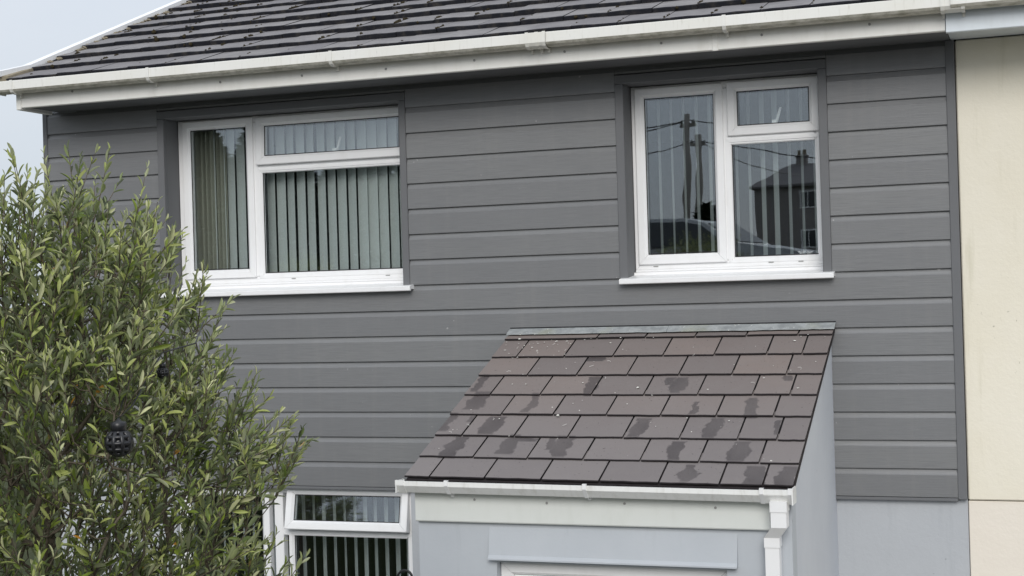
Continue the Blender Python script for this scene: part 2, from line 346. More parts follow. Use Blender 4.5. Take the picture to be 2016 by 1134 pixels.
# ------------------------------------------------------------------ house
Z0 = 4.6004; XL, XR = -6.05, -0.365
house = thing('house', (-3.2, 3.5, 0), 'two storey house clad in dark grey boards, white framed windows under a tiled roof', 'house')
def holed_wall(m, x0, x1, z0, z1, y0, y1, holes):
    xs = sorted({x0, x1, *[h[i] for h in holes for i in (0, 1)]}); zs = sorted({z0, z1, *[h[i] for h in holes for i in (2, 3)]})
    hole = lambda i, j: not (0 <= i < len(xs) - 1 and 0 <= j < len(zs) - 1) or any(h[0] <= xs[i] and xs[i + 1] <= h[1] and h[2] <= zs[j] and zs[j + 1] <= h[3] for h in holes)
    for i in range(len(xs) - 1):
        for j in range(len(zs) - 1):
            if hole(i, j): continue
            a, b, c, d = xs[i], xs[i + 1], zs[j], zs[j + 1]
            for y in (y0, y1): m.add([(a, y, c), (b, y, c), (b, y, d), (a, y, d)], [(0, 1, 2, 3)])
            for di, dj, q in ((-1, 0, [(a, c), (a, d)]), (1, 0, [(b, c), (b, d)]), (0, -1, [(a, c), (b, c)]), (0, 1, [(a, d), (b, d)])):
                if hole(i + di, j + dj):
                    (p, r), (s_, t) = q; m.add([(p, y0, r), (p, y1, r), (s_, y1, t), (s_, y0, t)], [(0, 1, 2, 3)])
W1 = (-5.143, -3.528, 3.55, 4.648); W2 = (-2.152, -1.072, 3.55, 4.645); W3 = (-5.15, -3.535, 1.10, 2.345)
DOOR = (-2.36, -1.40, .12, 2.16)
w = MB(); holed_wall(w, XL + .03, XR, 0, 4.74, .03, .27, [(W1[0] - .013, W1[1] + .013, W1[2], W1[3] + .013), (W2[0] - .013, W2[1] + .013, W2[2], W2[3] + .013), W3, DOOR]); w.build('front_wall', MT['render'], house)
w = MB(); w.box(XL + .03, XL + .27, .27, 7.2, 0, 4.74)                                                     # gable end, back, party wall
w.prism([(.0, 4.74), (7.2, 4.74), (3.6, 6.35)], XL + .03, XL + .25); w.box(XL + .03, XR, 7.2, 7.44, 0, 4.74); w.box(XR - .22, XR, .27, 7.2, 0, 4.74)
w.build('gable_wall', MT['render'], house)
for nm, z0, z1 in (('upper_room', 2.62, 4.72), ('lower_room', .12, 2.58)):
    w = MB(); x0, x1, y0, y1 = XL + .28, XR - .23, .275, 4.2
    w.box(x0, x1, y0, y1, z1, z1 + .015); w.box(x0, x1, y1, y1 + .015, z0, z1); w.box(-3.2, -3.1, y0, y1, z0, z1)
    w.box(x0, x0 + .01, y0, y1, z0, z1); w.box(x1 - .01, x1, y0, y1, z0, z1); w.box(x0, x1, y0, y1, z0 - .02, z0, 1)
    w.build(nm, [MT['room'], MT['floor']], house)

# cladding: shiplap boards, each its own piece
def board_profile(h):
    return [(.028, .0035), (.001, .0035), (0, .0055), (0, h - .030), (.003, h - .025), (.0115, h - .006), (.013, h - .002), (.014, h + .006), (.028, h + .006)]
BM = {}
def board(x0, x1, z, h=.15):
    key = (round(x1 - x0, 3), round(h, 3))
    if key not in BM:
        b = MB(); b.prism(board_profile(h), 0, x1 - x0); BM[key] = b.mesh('cladding_board', [MT['clad']]); fix_normals(BM[key])
    link('cladding_board', BM[key], (x0, random.uniform(-.0006, .0006), z), house)
A, B, C, D = XL + .033, XR - .045, None, None
T1 = (-5.190, -3.486); T2 = (-2.200, -1.025)
for j in range(16):
    z = Z0 - .15 * j
    if j == 0:
        for a, b in ((A, T1[0]), (T1[1], T2[0]), (T2[1], B)): board(a + .001, b - .001, z, .143)
        for t in (T1, T2): board(t[0] + .001, t[1] - .001, 4.6975, .046)
    elif j <= 7:
        for a, b in ((A, T1[0]), (T1[1], T2[0]), (T2[1], B)): board(a + .001, b - .001, z)
    elif j <= 9: board(A + .001, B - .001, z)
    else:
        board(A + .001, -2.815, z); board(-1.05, B - .001, z)
def bar(name, x0, x1, y0, y1, z0, z1, mat, parent, b=.003):
    return MB().bbox(x0, x1, y0, y1, z0, z1, b).build(name, mat, parent)
bar('corner_trim', XL, XL + .034, -.006, .06, 2.345, 4.742, MT['trim'], house)
bar('corner_trim', XR - .046, XR, -.006, .05, 2.345, 4.742, MT['trim'], house)
bar('base_trim', XL + .035, -2.815, -.004, .028, 2.335, 2.351, MT['trim'], house, .002); bar('base_trim', -1.045, XR - .047, -.004, .028, 2.335, 2.351, MT['trim'], house, .002)
bar('soffit', -5.94, XR - .02, -.352, .03, 4.7435, 4.755, MT['trim'], house)
def window_trim(T, W):
    x0, x1, z0, z1 = W
    for a, b in ((T[0], x0), (x1, T[1])): bar('window_trim', a, b, -.007, .028, z0 + .002, z1 + .0, MT['trim'], house)
    bar('window_trim', T[0], T[1], -.0075, .028, z1 + .001, 4.696, MT['trim'], house)
    for a, b in ((x0 - .012, x0 - .0005), (x1 + .0005, x1 + .012)): bar('reveal', a, b, .029, .24, z0 + .004, z1 - .001, MT['trim'], house, .001)
    bar('reveal', x0, x1, .029, .24, z1 + .0005, z1 + .012, MT['trim'], house, .001)
window_trim(T1, W1); window_trim(T2, W2)

# ---- windows
def pane(win, x0, x1, z0, z1, y, tilt=None):
    g = MB().box(x0 - .006, x1 + .006, y, y + .024, z0 - .006, z1 + .006)
    o = g.build('glass_pane', MT['glass'], win, origin=tilt or None)
    k = MB(); e = .0035
    for a, b, c, d in ((x0 - .002, x0 + e, z0, z1), (x1 - e, x1 + .002, z0, z1), (x0, x1, z0 - .002, z0 + e), (x0, x1, z1 - e, z1 + .002)): k.box(a, b, y - .003, y - .0005, c, d)
    q = k.build('gasket', MT['gasket'], win, origin=tilt or None); return [o, q]
def lever(win, x, z, y, lean=.25):
    m = MB(); m.bbox(x - .014, x + .014, y, y + .012, z - .005, z + .055, .003)
    p0 = Vector((x, y + .03, z + .02)); p1 = p0 + Vector((math.sin(lean) * .11, .0, math.cos(lean) * .11))
    m.tube([(x, y + .01, z + .02), p0, p0.lerp(p1, .5), p1], [.008, .009, .0085, .006], 8); m.build('handle', MT['upvc'], win, smooth=True)
def sill(win, x0, x1, z, yb, proud=.055):
    p = [(yb, z + .072), (yb - .075, z + .064), (yb - .078, z + .050), (-.018, z + .034), (-proud + .006, z + .030), (-proud, z + .025), (-proud, z + .004), (-proud + .004, z), (-proud + .014, z), (-proud + .016, z + .010), (yb, z + .010)]
    s_ = MB(); s_.prism(p, x0, x1); s_.build('sill', MT['upvc'], win)
def slot(win, x, z, y):
    MB().bbox(x - .014, x + .014, y - .004, y, z, z + .005, .001).build('drain_slot', MT['screw'], win)
def window(W, ml, sL, sT, fB, zbar, yf=.16, right=None, sill_x=None, tilt=0, ajar=0):
    """frame with a tall casement left, a top-hung light over a fixed pane right; sL,sT,fB are glass rectangles"""
    x0, x1, z0, z1 = W; fw = .062
    f = MB(); f.ring(x0 + .002, x1 - .002, z0 + .048, z1 - .002, .045, yf, yf + .06)
    f.bbox(ml - .030, ml + .030, yf - .001, yf + .058, z0 + .09, z1 - .045, .004)                       # mullion
    f.bbox(ml + .028, x1 - .045, yf + .001, yf + .058, zbar - .040, zbar + .012, .005)                  # transom
    f.bbox(x0 + .004, x1 - .004, yf - .012, yf + .05, z0 + .036, z0 + .049, .003)
    # bead of the fixed pane
    b = .012; f.ring(fB[0] - .036, fB[1] + .036, fB[2] - .036, fB[3] + .030, .034, yf - .003, yf + .03, .003, .014)
    win = f.build('window', MT['upvc'], house)
    ys_ = yf - .016
    s_ = MB(); s_.ring(sL[0] - .056, sL[1] + .054, sL[2] - .060, sL[3] + .060, .055, ys_, ys_ + .05, .004, .016); s_.build('sash', MT['upvc'], win)
    pane(win, *sL, ys_ + .018)
    tilt = tilt or ajar; o = (0.5 * (sT[0] + sT[1]), yf, sT[3] + .055) if tilt else None
    s_ = MB(); s_.ring(sT[0] - .056, sT[1] + .056, sT[2] - .056, sT[3] + .056, .055, ys_, ys_ + .05, .004, .016); parts = [s_.build('sash', MT['upvc'], win, origin=o)]
    parts += pane(win, *sT, ys_ + .018, o)
    for p in parts:
        if tilt: p.rotation_euler.x = -tilt
    pane(win, *fB, yf + .012)
    if tilt < .1: lever(win, sT[0] + (sT[1] - sT[0]) * .5, sT[2] - .03, ys_ + .05, .30)
    slot(win, sL[0] + .04, z0 + .064, yf); slot(win, fB[1] - .10, z0 + .066, yf); slot(win, fB[0] + .2, z0 + .066, yf)
    if sill_x: sill(win, sill_x[0], sill_x[1], z0 - .030, yf + .05)
    return win
k = 1.002
window(W1, -4.592, (-5.047, -4.650, 3.693, 4.578), (-4.515, -3.597, 4.391, 4.577), (-4.540, -3.600, 3.660, 4.289), 4.325, .16, sill_x=(-5.225, -3.464), ajar=R(2.2))
window(W2, -1.610, (-2.071, -1.674, 3.688, 4.571), (-1.540, -1.144, 4.386, 4.575), (-1.576, -1.112, 3.656, 4.287), 4.322, .16, sill_x=(-2.192, -1.010))
window(W3, -4.440, (-5.06, -4.552, 1.24, 2.27), (-4.314, -3.612, 2.136, 2.290), (-4.337, -3.575, 1.22, 2.043), 2.078, .062, sill_x=(-5.2, -3.50), tilt=R(11.5))

# ---- main roof
TH = R(22); CT, ST = math.cos(TH), math.sin(TH); EY, EZ = -.43, 4.883
def roof_pt(x, s_, h=0): return (x, EY + s_ * CT - h * ST, EZ + s_ * ST + h * CT)
def deck(x0, x1, slen):
    m = MB(); q = [roof_pt(x, s_, h) for x in (x0, x1) for s_, h in ((.03, -.03), (slen, -.03), (slen, -.08), (.03, -.06))]
    m.add(q, [(0, 1, 5, 4), (1, 2, 6, 5), (2, 3, 7, 6), (3, 0, 4, 7), (0, 3, 2, 1), (4, 5, 6, 7)])
    yr = EY + slen * CT; zr = EZ + slen * ST - .03 * CT                                                 # far slope
    m.add([(x0, yr, zr), (x1, yr, zr), (x1, 7.9, EZ), (x0, 7.9, EZ)], [(0, 1, 2, 3)]); return m
SL = 4.36
roof = deck(XL + .03, XR, SL).build('roof', MT['deck'], house)
TW, TG, TLn, TT = .254, .288, .335, .029
tile_meshes = []
for vnt in range(5):
    r_ = random.Random(vnt); J = lambda a: r_.uniform(-a, a)
    def tile_mb(w_):
        m = MB(); n = 4
        xs = [-w_ / 2 + .002 + (w_ - .004) * i / n for i in range(n + 1)]
        fr = [J(.003) for _ in xs]; ft = [J(.0018) for _ in xs]
        v = []
        for i, x in enumerate(xs):
            s0 = fr[i]; v += [(x, s0 * CT - 0 * ST, s0 * ST + 0), (x, (s0) * CT - (TT + ft[i] - .004) * ST, s0 * ST + (TT + ft[i] - .004) * CT), (x, (s0 + .006) * CT - (TT + ft[i]) * ST, (s0 + .006) * ST + (TT + ft[i]) * CT),
                              (x, TLn * CT, TLn * ST), (x, TLn * CT + .02 * ST, TLn * ST - .02 * CT)]
        f = []; mi = []
        for i in range(n):
            a, b = i * 5, i * 5 + 5
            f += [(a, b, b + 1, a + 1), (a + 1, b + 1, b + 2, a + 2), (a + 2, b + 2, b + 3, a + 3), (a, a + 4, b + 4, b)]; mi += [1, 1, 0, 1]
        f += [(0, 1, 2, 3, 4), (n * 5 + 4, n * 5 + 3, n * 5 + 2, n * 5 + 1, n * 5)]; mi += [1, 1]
        m.v, m.f, m.m = v, f, mi; return m
    me = tile_mb(TW).mesh('roof_tile', [MT['tile'], MT['tedge']]); fix_normals(me); tile_meshes.append(me)
far = MB()
X_T0 = -3.58 + TW / 2
for c in range(15):
    off = 0 if c % 2 == 0 else TW / 2
    i0 = math.ceil((XL + .045 + TW / 2 - X_T0 - off) / TW); x = X_T0 + off + i0 * TW
    xs = []
    while x + TW / 2 < XR + .005: xs.append(x); x += TW
    for a, b in ((XL + .045, xs[0] - TW / 2), (xs[-1] + TW / 2, XR)):
        if b - a > .03:
            me = tile_mb(b - a).mesh('roof_tile', [MT['tile'], MT['tedge']]); fix_normals(me); link('roof_tile', me, roof_pt((a + b) / 2, c * TG), roof)
    for x in xs:
        p = Vector(roof_pt(x, c * TG + random.uniform(-.007, .007), random.uniform(0, .006)))
        if c <= 10: link('roof_tile', random.choice(tile_meshes), p, roof, (random.gauss(0, .006), random.gauss(0, .006), random.gauss(0, .004)))
        else:
            t = tile_mb(TW); far.add([(a + p.x, b + p.y, d + p.z) for a, b, d in t.v], t.f); far.m[-len(t.f):] = t.m
tag(far.build('upper_tiles', [MT['tile'], MT['tedge']], roof), kind='stuff')
mo = MB()                                                                                               # dry moss in the joints and along the tile noses
def blob(m, p, rx, ry, rz, sd_):
    rr = random.Random(sd_); n1, n2 = 6, 4; v = []
    for i in range(n2 + 1):
        ph = math.pi * i / n2
        for j in range(n1):
            t = 2 * math.pi * j / n1; q = rr.uniform(.65, 1.25)
            v.append((p[0] + rx * q * math.sin(ph) * math.cos(t), p[1] + ry * q * math.sin(ph) * math.sin(t), p[2] + rz * q * math.cos(ph)))
    m.add(v, [(i * n1 + j, i * n1 + (j + 1) % n1, (i + 1) * n1 + (j + 1) % n1, (i + 1) * n1 + j) for i in range(n2) for j in range(n1)])
for c in range(1, 13):
    off = 0 if c % 2 == 0 else TW / 2
    for i in range(26):
        x = X_T0 + off + (i - 12) * TW + TW / 2
        if not XL + .15 < x < XR - .05: continue
        if random.random() < (.30 if c == 0 else .55):
            for _ in range(random.randint(2, 8)):
                ds = abs(random.gauss(0, .11)); blob(mo, roof_pt(x + random.gauss(0, .004), c * TG + .01 + ds, TT * (1 - ds / TLn) + .002), random.uniform(.005, .014), random.uniform(.008, .024), random.uniform(.004, .011), random.random())
        if random.random() < .28:
            s_ = random.uniform(.005, .020); blob(mo, roof_pt(x + random.gauss(0, .06), c * TG - .004, TT * .8), s_, s_, s_, random.random())
for i in range(26):
    x = X_T0 + (i - 12) * TW + TW / 2
    if XL + .15 < x < XR - .05 and random.random() < .6:
        for _ in range(random.randint(1, 3)):
            ds = random.uniform(0, .16); blob(mo, roof_pt(x + random.gauss(0, .003), ds, TT * (1 - ds / TLn) + .001), random.uniform(.004, .012), random.uniform(.005, .015), random.uniform(.003, .008), random.random())
tag(mo.build('moss', MT['moss'], roof, smooth=True), kind='stuff')
# verge: white trim over mortar, kicked up at the eaves
m = MB(); XV = XL + .038; prof = [(-.475, 4.953), (-.17, 5.036), (EY + SL * CT, EZ + SL * ST + .052)]
for (y0, z0), (y1, z1) in zip(prof, prof[1:]):
    m.add([(XV - .05, y0, z0), (XV + .012, y0, z0), (XV + .012, y1, z1), (XV - .05, y1, z1), (XV - .05, y0, z0 - .034), (XV + .012, y0, z0 - .034), (XV + .012, y1, z1 - .034), (XV - .05, y1, z1 - .034)],
          [(0, 1, 2, 3), (4, 7, 6, 5), (0, 4, 5, 1), (2, 6, 7, 3), (0, 3, 7, 4), (1, 5, 6, 2)])
m.build('verge_trim', MT['upvc'], house)
m = MB(); m.add([(XV - .03, -.465, 4.93), (XV - .03, -.17, 5.012), (XV - .03, -.14, 4.98), (XV - .03, -.45, 4.86), (XV + .045, -.44, 4.925), (XV + .03, -.17, 5.012), (XV + .03, -.14, 4.98), (XV + .05, -.42, 4.86)],
   [(0, 1, 2, 3), (7, 6, 5, 4), (0, 4, 5, 1), (1, 5, 6, 2), (2, 6, 7, 3), (3, 7, 4, 0)])
m.build('verge_mortar', MT['mortar'], house)
m = MB()
for i in range(70):
    s_ = random.uniform(.35, 3.2); blob(m, roof_pt(XV + .024 + random.uniform(0, .03), s_, .014), .014, .03, .010, i)
tag(m.build('verge_debris', MT['mortar'], house), kind='stuff')
m = MB(); m.prism([(-.45, 4.84), (-.45, 4.92), (-.17, 5.00), (3.62, 6.52), (3.62, 6.38), (-.1, 4.86)], XV - .048, XV - .032); m.build('bargeboard', MT['fascia'], house)
bar('ridge_tile', XL + .03, XR, EY + SL * CT - .12, EY + SL * CT + .12, EZ + SL * ST - .03, EZ + SL * ST + .05, MT['tile'], house, .03)

# fascia, gutter of the house
def fascia_run(parent, x0, x1, mat, z0=4.733, z1=4.885, y=-.362):
    p = [(y, z0 + .004), (y + .004, z0), (y + .03, z0), (y + .03, z0 + .01), (y + .018, z0 + .01), (y + .018, z1), (y, z1)]
    m = MB(); m.prism(p, x0, x1); return m.build('fascia', mat, parent)
fascia_run(house, -5.935, -1.552, MT['fascia']); fascia_run(house, -1.548, -.388, MT['fascia'])
bar('fascia_joint', -1.563, -1.532, -.3665, -.355, 4.729, 4.884, MT['fascia'], house, .002)
bar('fascia_end', -5.968, -5.934, -.368, -.05, 4.722, 4.885, MT['fascia'], house, .003)
for x, z in [(-5.551, 4.847), (-5.552, 4.809), (-4.512, 4.83), (-4.513, 4.788), (-3.97, 4.826), (-3.972, 4.785), (-3.438, 4.828), (-3.439, 4.782), (-2.901, 4.788), (-2.375, 4.793), (-1.837, 4.794), (-1.302, 4.792), (-.755, 4.799)]:
    MB().prism([(x + .007 * math.cos(t), z + .007 * math.sin(t)) for t in np.linspace(0, 2 * math.pi, 9)[:-1]], -.3655, -.361, 'y').build('screw_cap', MT['screw'], house)
def gutter_profile(yb, zt, d=.092, h=.074, t=.003):
    out = [(yb - d, zt), (yb - d - .003, zt - h * .70), (yb - d + .008, zt - h * .86), (yb - d * .72, zt - h * .97), (yb - d * .45, zt - h), (yb - .004, zt - h * .92), (yb, zt - h * .75), (yb, zt)]
    inn = [(yb - t, zt), (yb - t, zt - h * .72), (yb - d * .45, zt - h + t), (yb - d * .70, zt - h * .96 + t), (yb - d + .012, zt - h * .84), (yb - d + t, zt - h * .68), (yb - d + .012, zt - .004), (yb - d + .010, zt + .003), (yb - d + .002, zt + .003)]
    return out, inn
def gutter_run(parent, name, x0, x1, yb, zt, mats, slope=0, **k_):
    out, inn = gutter_profile(yb, zt, **k_); poly = out + inn; n = len(poly); m = MB()
    m.v = [(x, a, b - slope * (x - x0)) for x in (x0, x1) for a, b in poly]
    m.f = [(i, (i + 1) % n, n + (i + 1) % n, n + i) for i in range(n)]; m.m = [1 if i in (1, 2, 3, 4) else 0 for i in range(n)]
    return m.build(name, mats, parent)
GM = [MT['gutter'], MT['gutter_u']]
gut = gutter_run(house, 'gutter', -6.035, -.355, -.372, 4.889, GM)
bar('gutter_stop_end', -6.043, -6.034, -.478, -.372, 4.812, 4.893, MT['gutter'], gut, .003)
def bracket(parent, x, yb, zt, w=.020, d=.092, h=.074, e=.006, mat=None, slope=0):
    out, _ = gutter_profile(yb, zt, d, h); P = [(a - (e if i < 4 else 0), b - (e if i > 1 else 0)) for i, (a, b) in enumerate(out)]
    P[0] = (P[0][0], zt + e); Q = out; n = len(P); m = MB(); x0, x1 = x - w / 2, x + w / 2
    v = [(t, *p) for t in (x0, x1) for p in P] + [(t, *p) for t in (x0, x1) for p in Q]
    f = []
    for i in range(n - 1): f += [(i, i + 1, n + i + 1, n + i), (i, 2 * n + i, 2 * n + i + 1, i + 1), (n + i, n + i + 1, 3 * n + i + 1, 3 * n + i)]
    f += [(0, n, 3 * n, 2 * n)]; m.add(v, f)
    if w < .03: m.bbox(x - w / 2 + .002, x + w / 2 - .002, yb - .012, yb + .008, zt - h - .022, zt - h + .012, .002)
    return m.build('gutter_bracket', mat or MT['upvc'], parent)
for x in (-5.925, -4.945, -3.735, -2.500, -1.478): bracket(gut, x, -.372, 4.889, mat=MT['gutter'])
def union(parent, x, w, yb, zt, mat, **k_):
    for a, b, e in ((x - w / 2, x + w / 2, .004), (x - w / 2, x - w / 2 + .018, .007), (x + w / 2 - .018, x + w / 2, .007)): 
        bracket(parent, (a + b) / 2, yb, zt, b - a, e=e, mat=mat, **k_).name = 'gutter_union'
union(gut, -2.507, .115, -.372, 4.889, MT['gutter']); union(gut, -.345, .115, -.372, 4.889, MT['gutter'])

# ------------------------------------------------------------------ neighbouring house
nb_ = thing('neighbour_house', (2.6, 3.5, 0), 'cream rendered attached house at the right edge of the photo', 'house')
NX = 5.4
MB().bbox(XR + .004, NX, .012, .27, 2.342, 4.74, .006).build('wall', MT['cream'], nb_); MB().bbox(XR + .003, NX, .022, .27, 0, 2.337, .004).build('base_wall', MT['cream2'], nb_)
m = MB(); m.box(XR + .01, NX, .27, 7.44, 0, 4.74); m.build('house_body', MT['cream'], nb_)
fascia_run(nb_, -.384, NX + .05, MT['fascia_n'], 4.722, 4.862, -.374)
bar('soffit', XR - .018, NX, -.352, .012, 4.7435, 4.755, MT['fascia_n'], nb_)
gutter_run(nb_, 'gutter', -.354, NX + .08, -.386, 4.893, [MT['gutter'], MT['gutter_u']])
nroof = deck(XR + .001, NX, SL).build('roof', MT['deck'], nb_)
nt = MB()
for c in range(15):
    x = X_T0 + (0 if c % 2 == 0 else TW / 2) + 12 * TW + TW
    while x < NX:
        if x - TW / 2 > XR + .02:
            p = roof_pt(x, c * TG, random.uniform(0, .004)); t = tile_mb(TW); nt.add([(a + p[0], b + p[1], d + p[2]) for a, b, d in t.v], t.f); nt.m[-len(t.f):] = t.m
        x += TW
tag(nt.build('roof_tiles', [MT['tile'], MT['tedge']], nroof), kind='stuff')

# ------------------------------------------------------------------ porch
porch = thing('porch', (-1.95, -.75, 0), 'grey painted front porch with a brown slate lean-to roof and white gutter', 'porch')
PT = .645 / 1.56; PC = 1.56 / math.hypot(1.56, .645); PS = .645 / math.hypot(1.56, .645); PL = math.hypot(1.56, .645)
def proof(x, s_, h=0):
    return (x, -1.56 + s_ * PC - h * PS, 2.622 - .009 * (x + 1.95) * (1 - s_ / PL) + s_ * PS + h * PC)
PX0, PX1 = -2.825, -1.040
m = MB(); holed_wall(m, PX0, PX1, 0, 2.56, -1.50, -1.38, [(-2.43, -1.335, .0, 2.225)]); m.build('front_wall', MT['smooth'], porch)
def side(x0, x1, nm, mat):
    q = [(-1.38, 0), (0.028, 0), (.028, 3.235), (-.02, 3.225), (-1.38, 2.655)]
    m = MB(); m.prism(q, x0, x1); m.build(nm, mat, porch)
side(PX1 - .10, PX1, 'side_wall', MT['side']); side(PX0, PX0 + .10, 'side_wall', MT['smooth'])
m = MB(); m.prism([(-1.50, 2.56), (-1.38, 2.56), (-1.38, 2.645), (-1.50, 2.60)], PX0, PX1); m.build('wall_plate', MT['side'], porch)
m = MB(); q = [proof(x, s_, h) for x in (-2.85, -1.03) for s_, h in ((.0, -.012), (PL - .03, -.012), (PL - .03, -.032), (.0, -.032))]
m.add(q, [(0, 1, 5, 4), (1, 2, 6, 5), (2, 3, 7, 6), (3, 0, 4, 7), (0, 3, 2, 1), (4, 5, 6, 7)]); proofo = m.build('roof', MT['deck'], porch)
GAP = .0045; rows = [-.012, .184, .402, .634, .859, 1.088, 1.322, 1.558]
for r_, s0 in enumerate(rows):
    odd = r_ % 2 == 0
    J = [-2.731 + .2785 * i for i in range(5)] + [-1.342, -1.150] if r_ == 0 else ([-2.577 + .2765 * i for i in range(6)] if r_ % 2 == 1 else [-2.712 + .2765 * i for i in range(6)] + [-1.146])
    if r_ == 7: J = [-2.311, -2.033, -1.754, -1.474, -1.198]
    J = [-2.860] + [j for j in J if j > -2.83] + [-1.014]
    ln = .30 if r_ < 6 else (PL - .02 - s0 if r_ == 7 else .28)
    for a, b in zip(J, J[1:]):
        n = 5; jt = [random.uniform(-.002, .002) for _ in range(n + 1)]; lift = random.uniform(0, .0025); js = random.uniform(-.003, .003); v = []
        xs = [a + GAP + (b - a - 2 * GAP) * i / n for i in range(n + 1)]
        if a < -2.85: xs[0] -= GAP - random.uniform(0, .004)
        for i, x in enumerate(xs):
            s1 = s0 + js + jt[i]; e = ln
            v += [proof(x, s1, .002 + lift), proof(x, s1 - .001, .0085 + lift), proof(x, s1 + .003, .0105 + lift), proof(x, s1 + e, -.003), proof(x, s1 + e, -.010)]
        m = MB(); f = []; mi = []
        for i in range(n):
            p, q = i * 5, i * 5 + 5; f += [(p, q, q + 1, p + 1), (p + 1, q + 1, q + 2, p + 2), (p + 2, q + 2, q + 3, p + 3), (p, p + 4, q + 4, q)]; mi += [1, 1, 0, 1]
        f += [(0, 1, 2, 3, 4), (n * 5 + 4, n * 5 + 3, n * 5 + 2, n * 5 + 1, n * 5)]; mi += [1, 1]
        m.v, m.f, m.m = v, f, mi; m.build('slate', [MT['slate'], MT['sedge']], proofo)
m = MB(); q = [proof(x, s_, h) for x in (-2.85, -1.03) for s_, h in ((-.022, -.004), (.18, -.004), (.18, -.012), (-.022, -.012))]
m.add(q, [(0, 1, 5, 4), (1, 2, 6, 5), (2, 3, 7, 6), (3, 0, 4, 7), (0, 3, 2, 1), (4, 5, 6, 7)]); m.build('under_eave_slate', MT['sedge'], proofo)
for a, b in ((-2.862, -1.925), (-1.923, -1.012)):                                                     # lead flashing, two lengths
    n = 24; v = []
    for i in range(n + 1):
        x = a + (b - a) * i / n; jt = random.uniform(-.003, .003)
        v += [proof(x, PL - .078 + jt, .0145), proof(x, PL - .076 + jt, .018), proof(x, PL - .012, .022), (x, -.009, 3.283), (x, -.004, 3.283), proof(x, PL - .012, .014)]
    m = MB(); m.add(v, [(i * 6 + k_, i * 6 + (k_ + 1) % 6, i * 6 + 6 + (k_ + 1) % 6, i * 6 + 6 + k_) for i in range(n) for k_ in range(6)] + [(0, 1, 2, 3, 4, 5), tuple(n * 6 + k_ for k_ in range(6))])
    m.build('lead_flashing', MT['lead'], porch)
bar('flashing_top_line', -2.862, -1.012, -.012, -.001, 3.284, 3.290, MT['gasket'], porch, .001)  # thin black strip along the top edge of the flashing
m = MB(); q = [proof(x, s_, h) for x in (-1.0385, -1.020) for s_, h in ((0, -.034), (PL, -.034), (PL, -.014), (0, -.014))]
m.add(q, [(0, 1, 5, 4), (1, 2, 6, 5), (2, 3, 7, 6), (3, 0, 4, 7), (0, 3, 2, 1), (4, 5, 6, 7)]); m.build('verge_strip', MT['sedge'], porch)
m = MB(); m.prism([(-1.524, 2.418), (-1.520, 2.412), (-1.502, 2.412), (-1.502, 2.575), (-1.524, 2.575)], -2.830, -1.130); m.build('fascia', m_white('porch_fascia', (.70, .72, .69, 1), (.55, .57, .52, 1), .3), porch)
for x, z in ((-2.524, 2.522), (-2.165, 2.513), (-1.792, 2.518), (-1.373, 2.508)):
    MB().prism([(x + .006 * math.cos(t), z + .006 * math.sin(t)) for t in np.linspace(0, 2 * math.pi, 9)[:-1]], -1.528, -1.523, 'y').build('screw_cap', MT['screw'], porch)
def square_gutter(name, x0, x1, z, mat, parent, sl=.008, d=.085, h=.055, e=0.):
    """squareline gutter: flat lip, slanted face, flat bottom"""
    yb = -1.530
    P = [(yb, 0), (yb, -h), (yb - d * .62, -h - e), (yb - d - e * .6, -.020), (yb - d - e, -.016), (yb - d - e, .002 + e), (yb - d + .010, .002 + e), (yb - d + .010, -.014), (yb - d * .60, -h + .004), (yb - .004, -h + .004), (yb - .004, 0)]
    n = len(P); m = MB(); m.v = [(x, a, z - sl * (x + 1.95) + b) for x in (x0, x1) for a, b in P]; m.f = [(i, (i + 1) % n, n + (i + 1) % n, n + i) for i in range(n)] + [tuple(range(n)), tuple(range(n, 2 * n))]; m.m = [0] * len(m.f)
    return m.build(name, mat, parent)
pg = square_gutter('gutter', -2.878, -1.02, 2.606, MT['pgutter'], porch)
square_gutter('stop_end', -2.890, -2.845, 2.606, MT['pgutter'], pg, e=.004); MB().box(-2.889, -2.884, -1.618, -1.53, 2.560, 2.616).build('stop_end', MT['pgutter'], pg)
square_gutter('outlet', -1.160, -1.015, 2.606, MT['pgutter'], pg, e=.004)
for x in (-1.158, -1.034): square_gutter('outlet_clip', x, x + .018, 2.608, MT['upvc'], pg, e=.008)
MB().box(-1.018, -1.012, -1.625, -1.528, 2.540, 2.612).build('stop_end', MT['pgutter'], pg)
for x in (-2.631, -1.954): square_gutter('gutter_bracket', x - .009, x + .009, 2.608, MT['upvc'], pg, e=.006); bar('gutter_bracket', x - .008, x + .008, -1.545, -1.526, 2.532, 2.56, MT['upvc'], pg)
def sq_pipe(pts, w_, nm, parent):
    m = MB(); v = []
    for x, y, z in pts: v += [(x - w_ / 2, y - w_ / 2, z), (x + w_ / 2, y - w_ / 2, z), (x + w_ / 2, y + w_ / 2, z), (x - w_ / 2, y + w_ / 2, z)]
    n = len(pts); m.add(v, [(i * 4 + k_, i * 4 + (k_ + 1) % 4, i * 4 + 4 + (k_ + 1) % 4, i * 4 + 4 + k_) for i in range(n - 1) for k_ in range(4)] + [(0, 1, 2, 3), tuple((n - 1) * 4 + k_ for k_ in range(4))]); return m.build(nm, MT['upvc'], parent)
dp = sq_pipe([(-1.118, -1.540, .05), (-1.118, -1.540, 2.350)], .062, 'downpipe', porch)
sq_pipe([(-1.078, -1.585, 2.553), (-1.078, -1.585, 2.508)], .074, 'outlet_socket', dp)
sq_pipe([(-1.078, -1.585, 2.512), (-1.078, -1.585, 2.440), (-1.118, -1.540, 2.388), (-1.118, -1.540, 2.345)], .068, 'offset_bend', dp)
for z in (.4, 1.7): bar('pipe_clip', -1.16, -1.076, -1.578, -1.502, z, z + .03, MT['upvc'], dp)
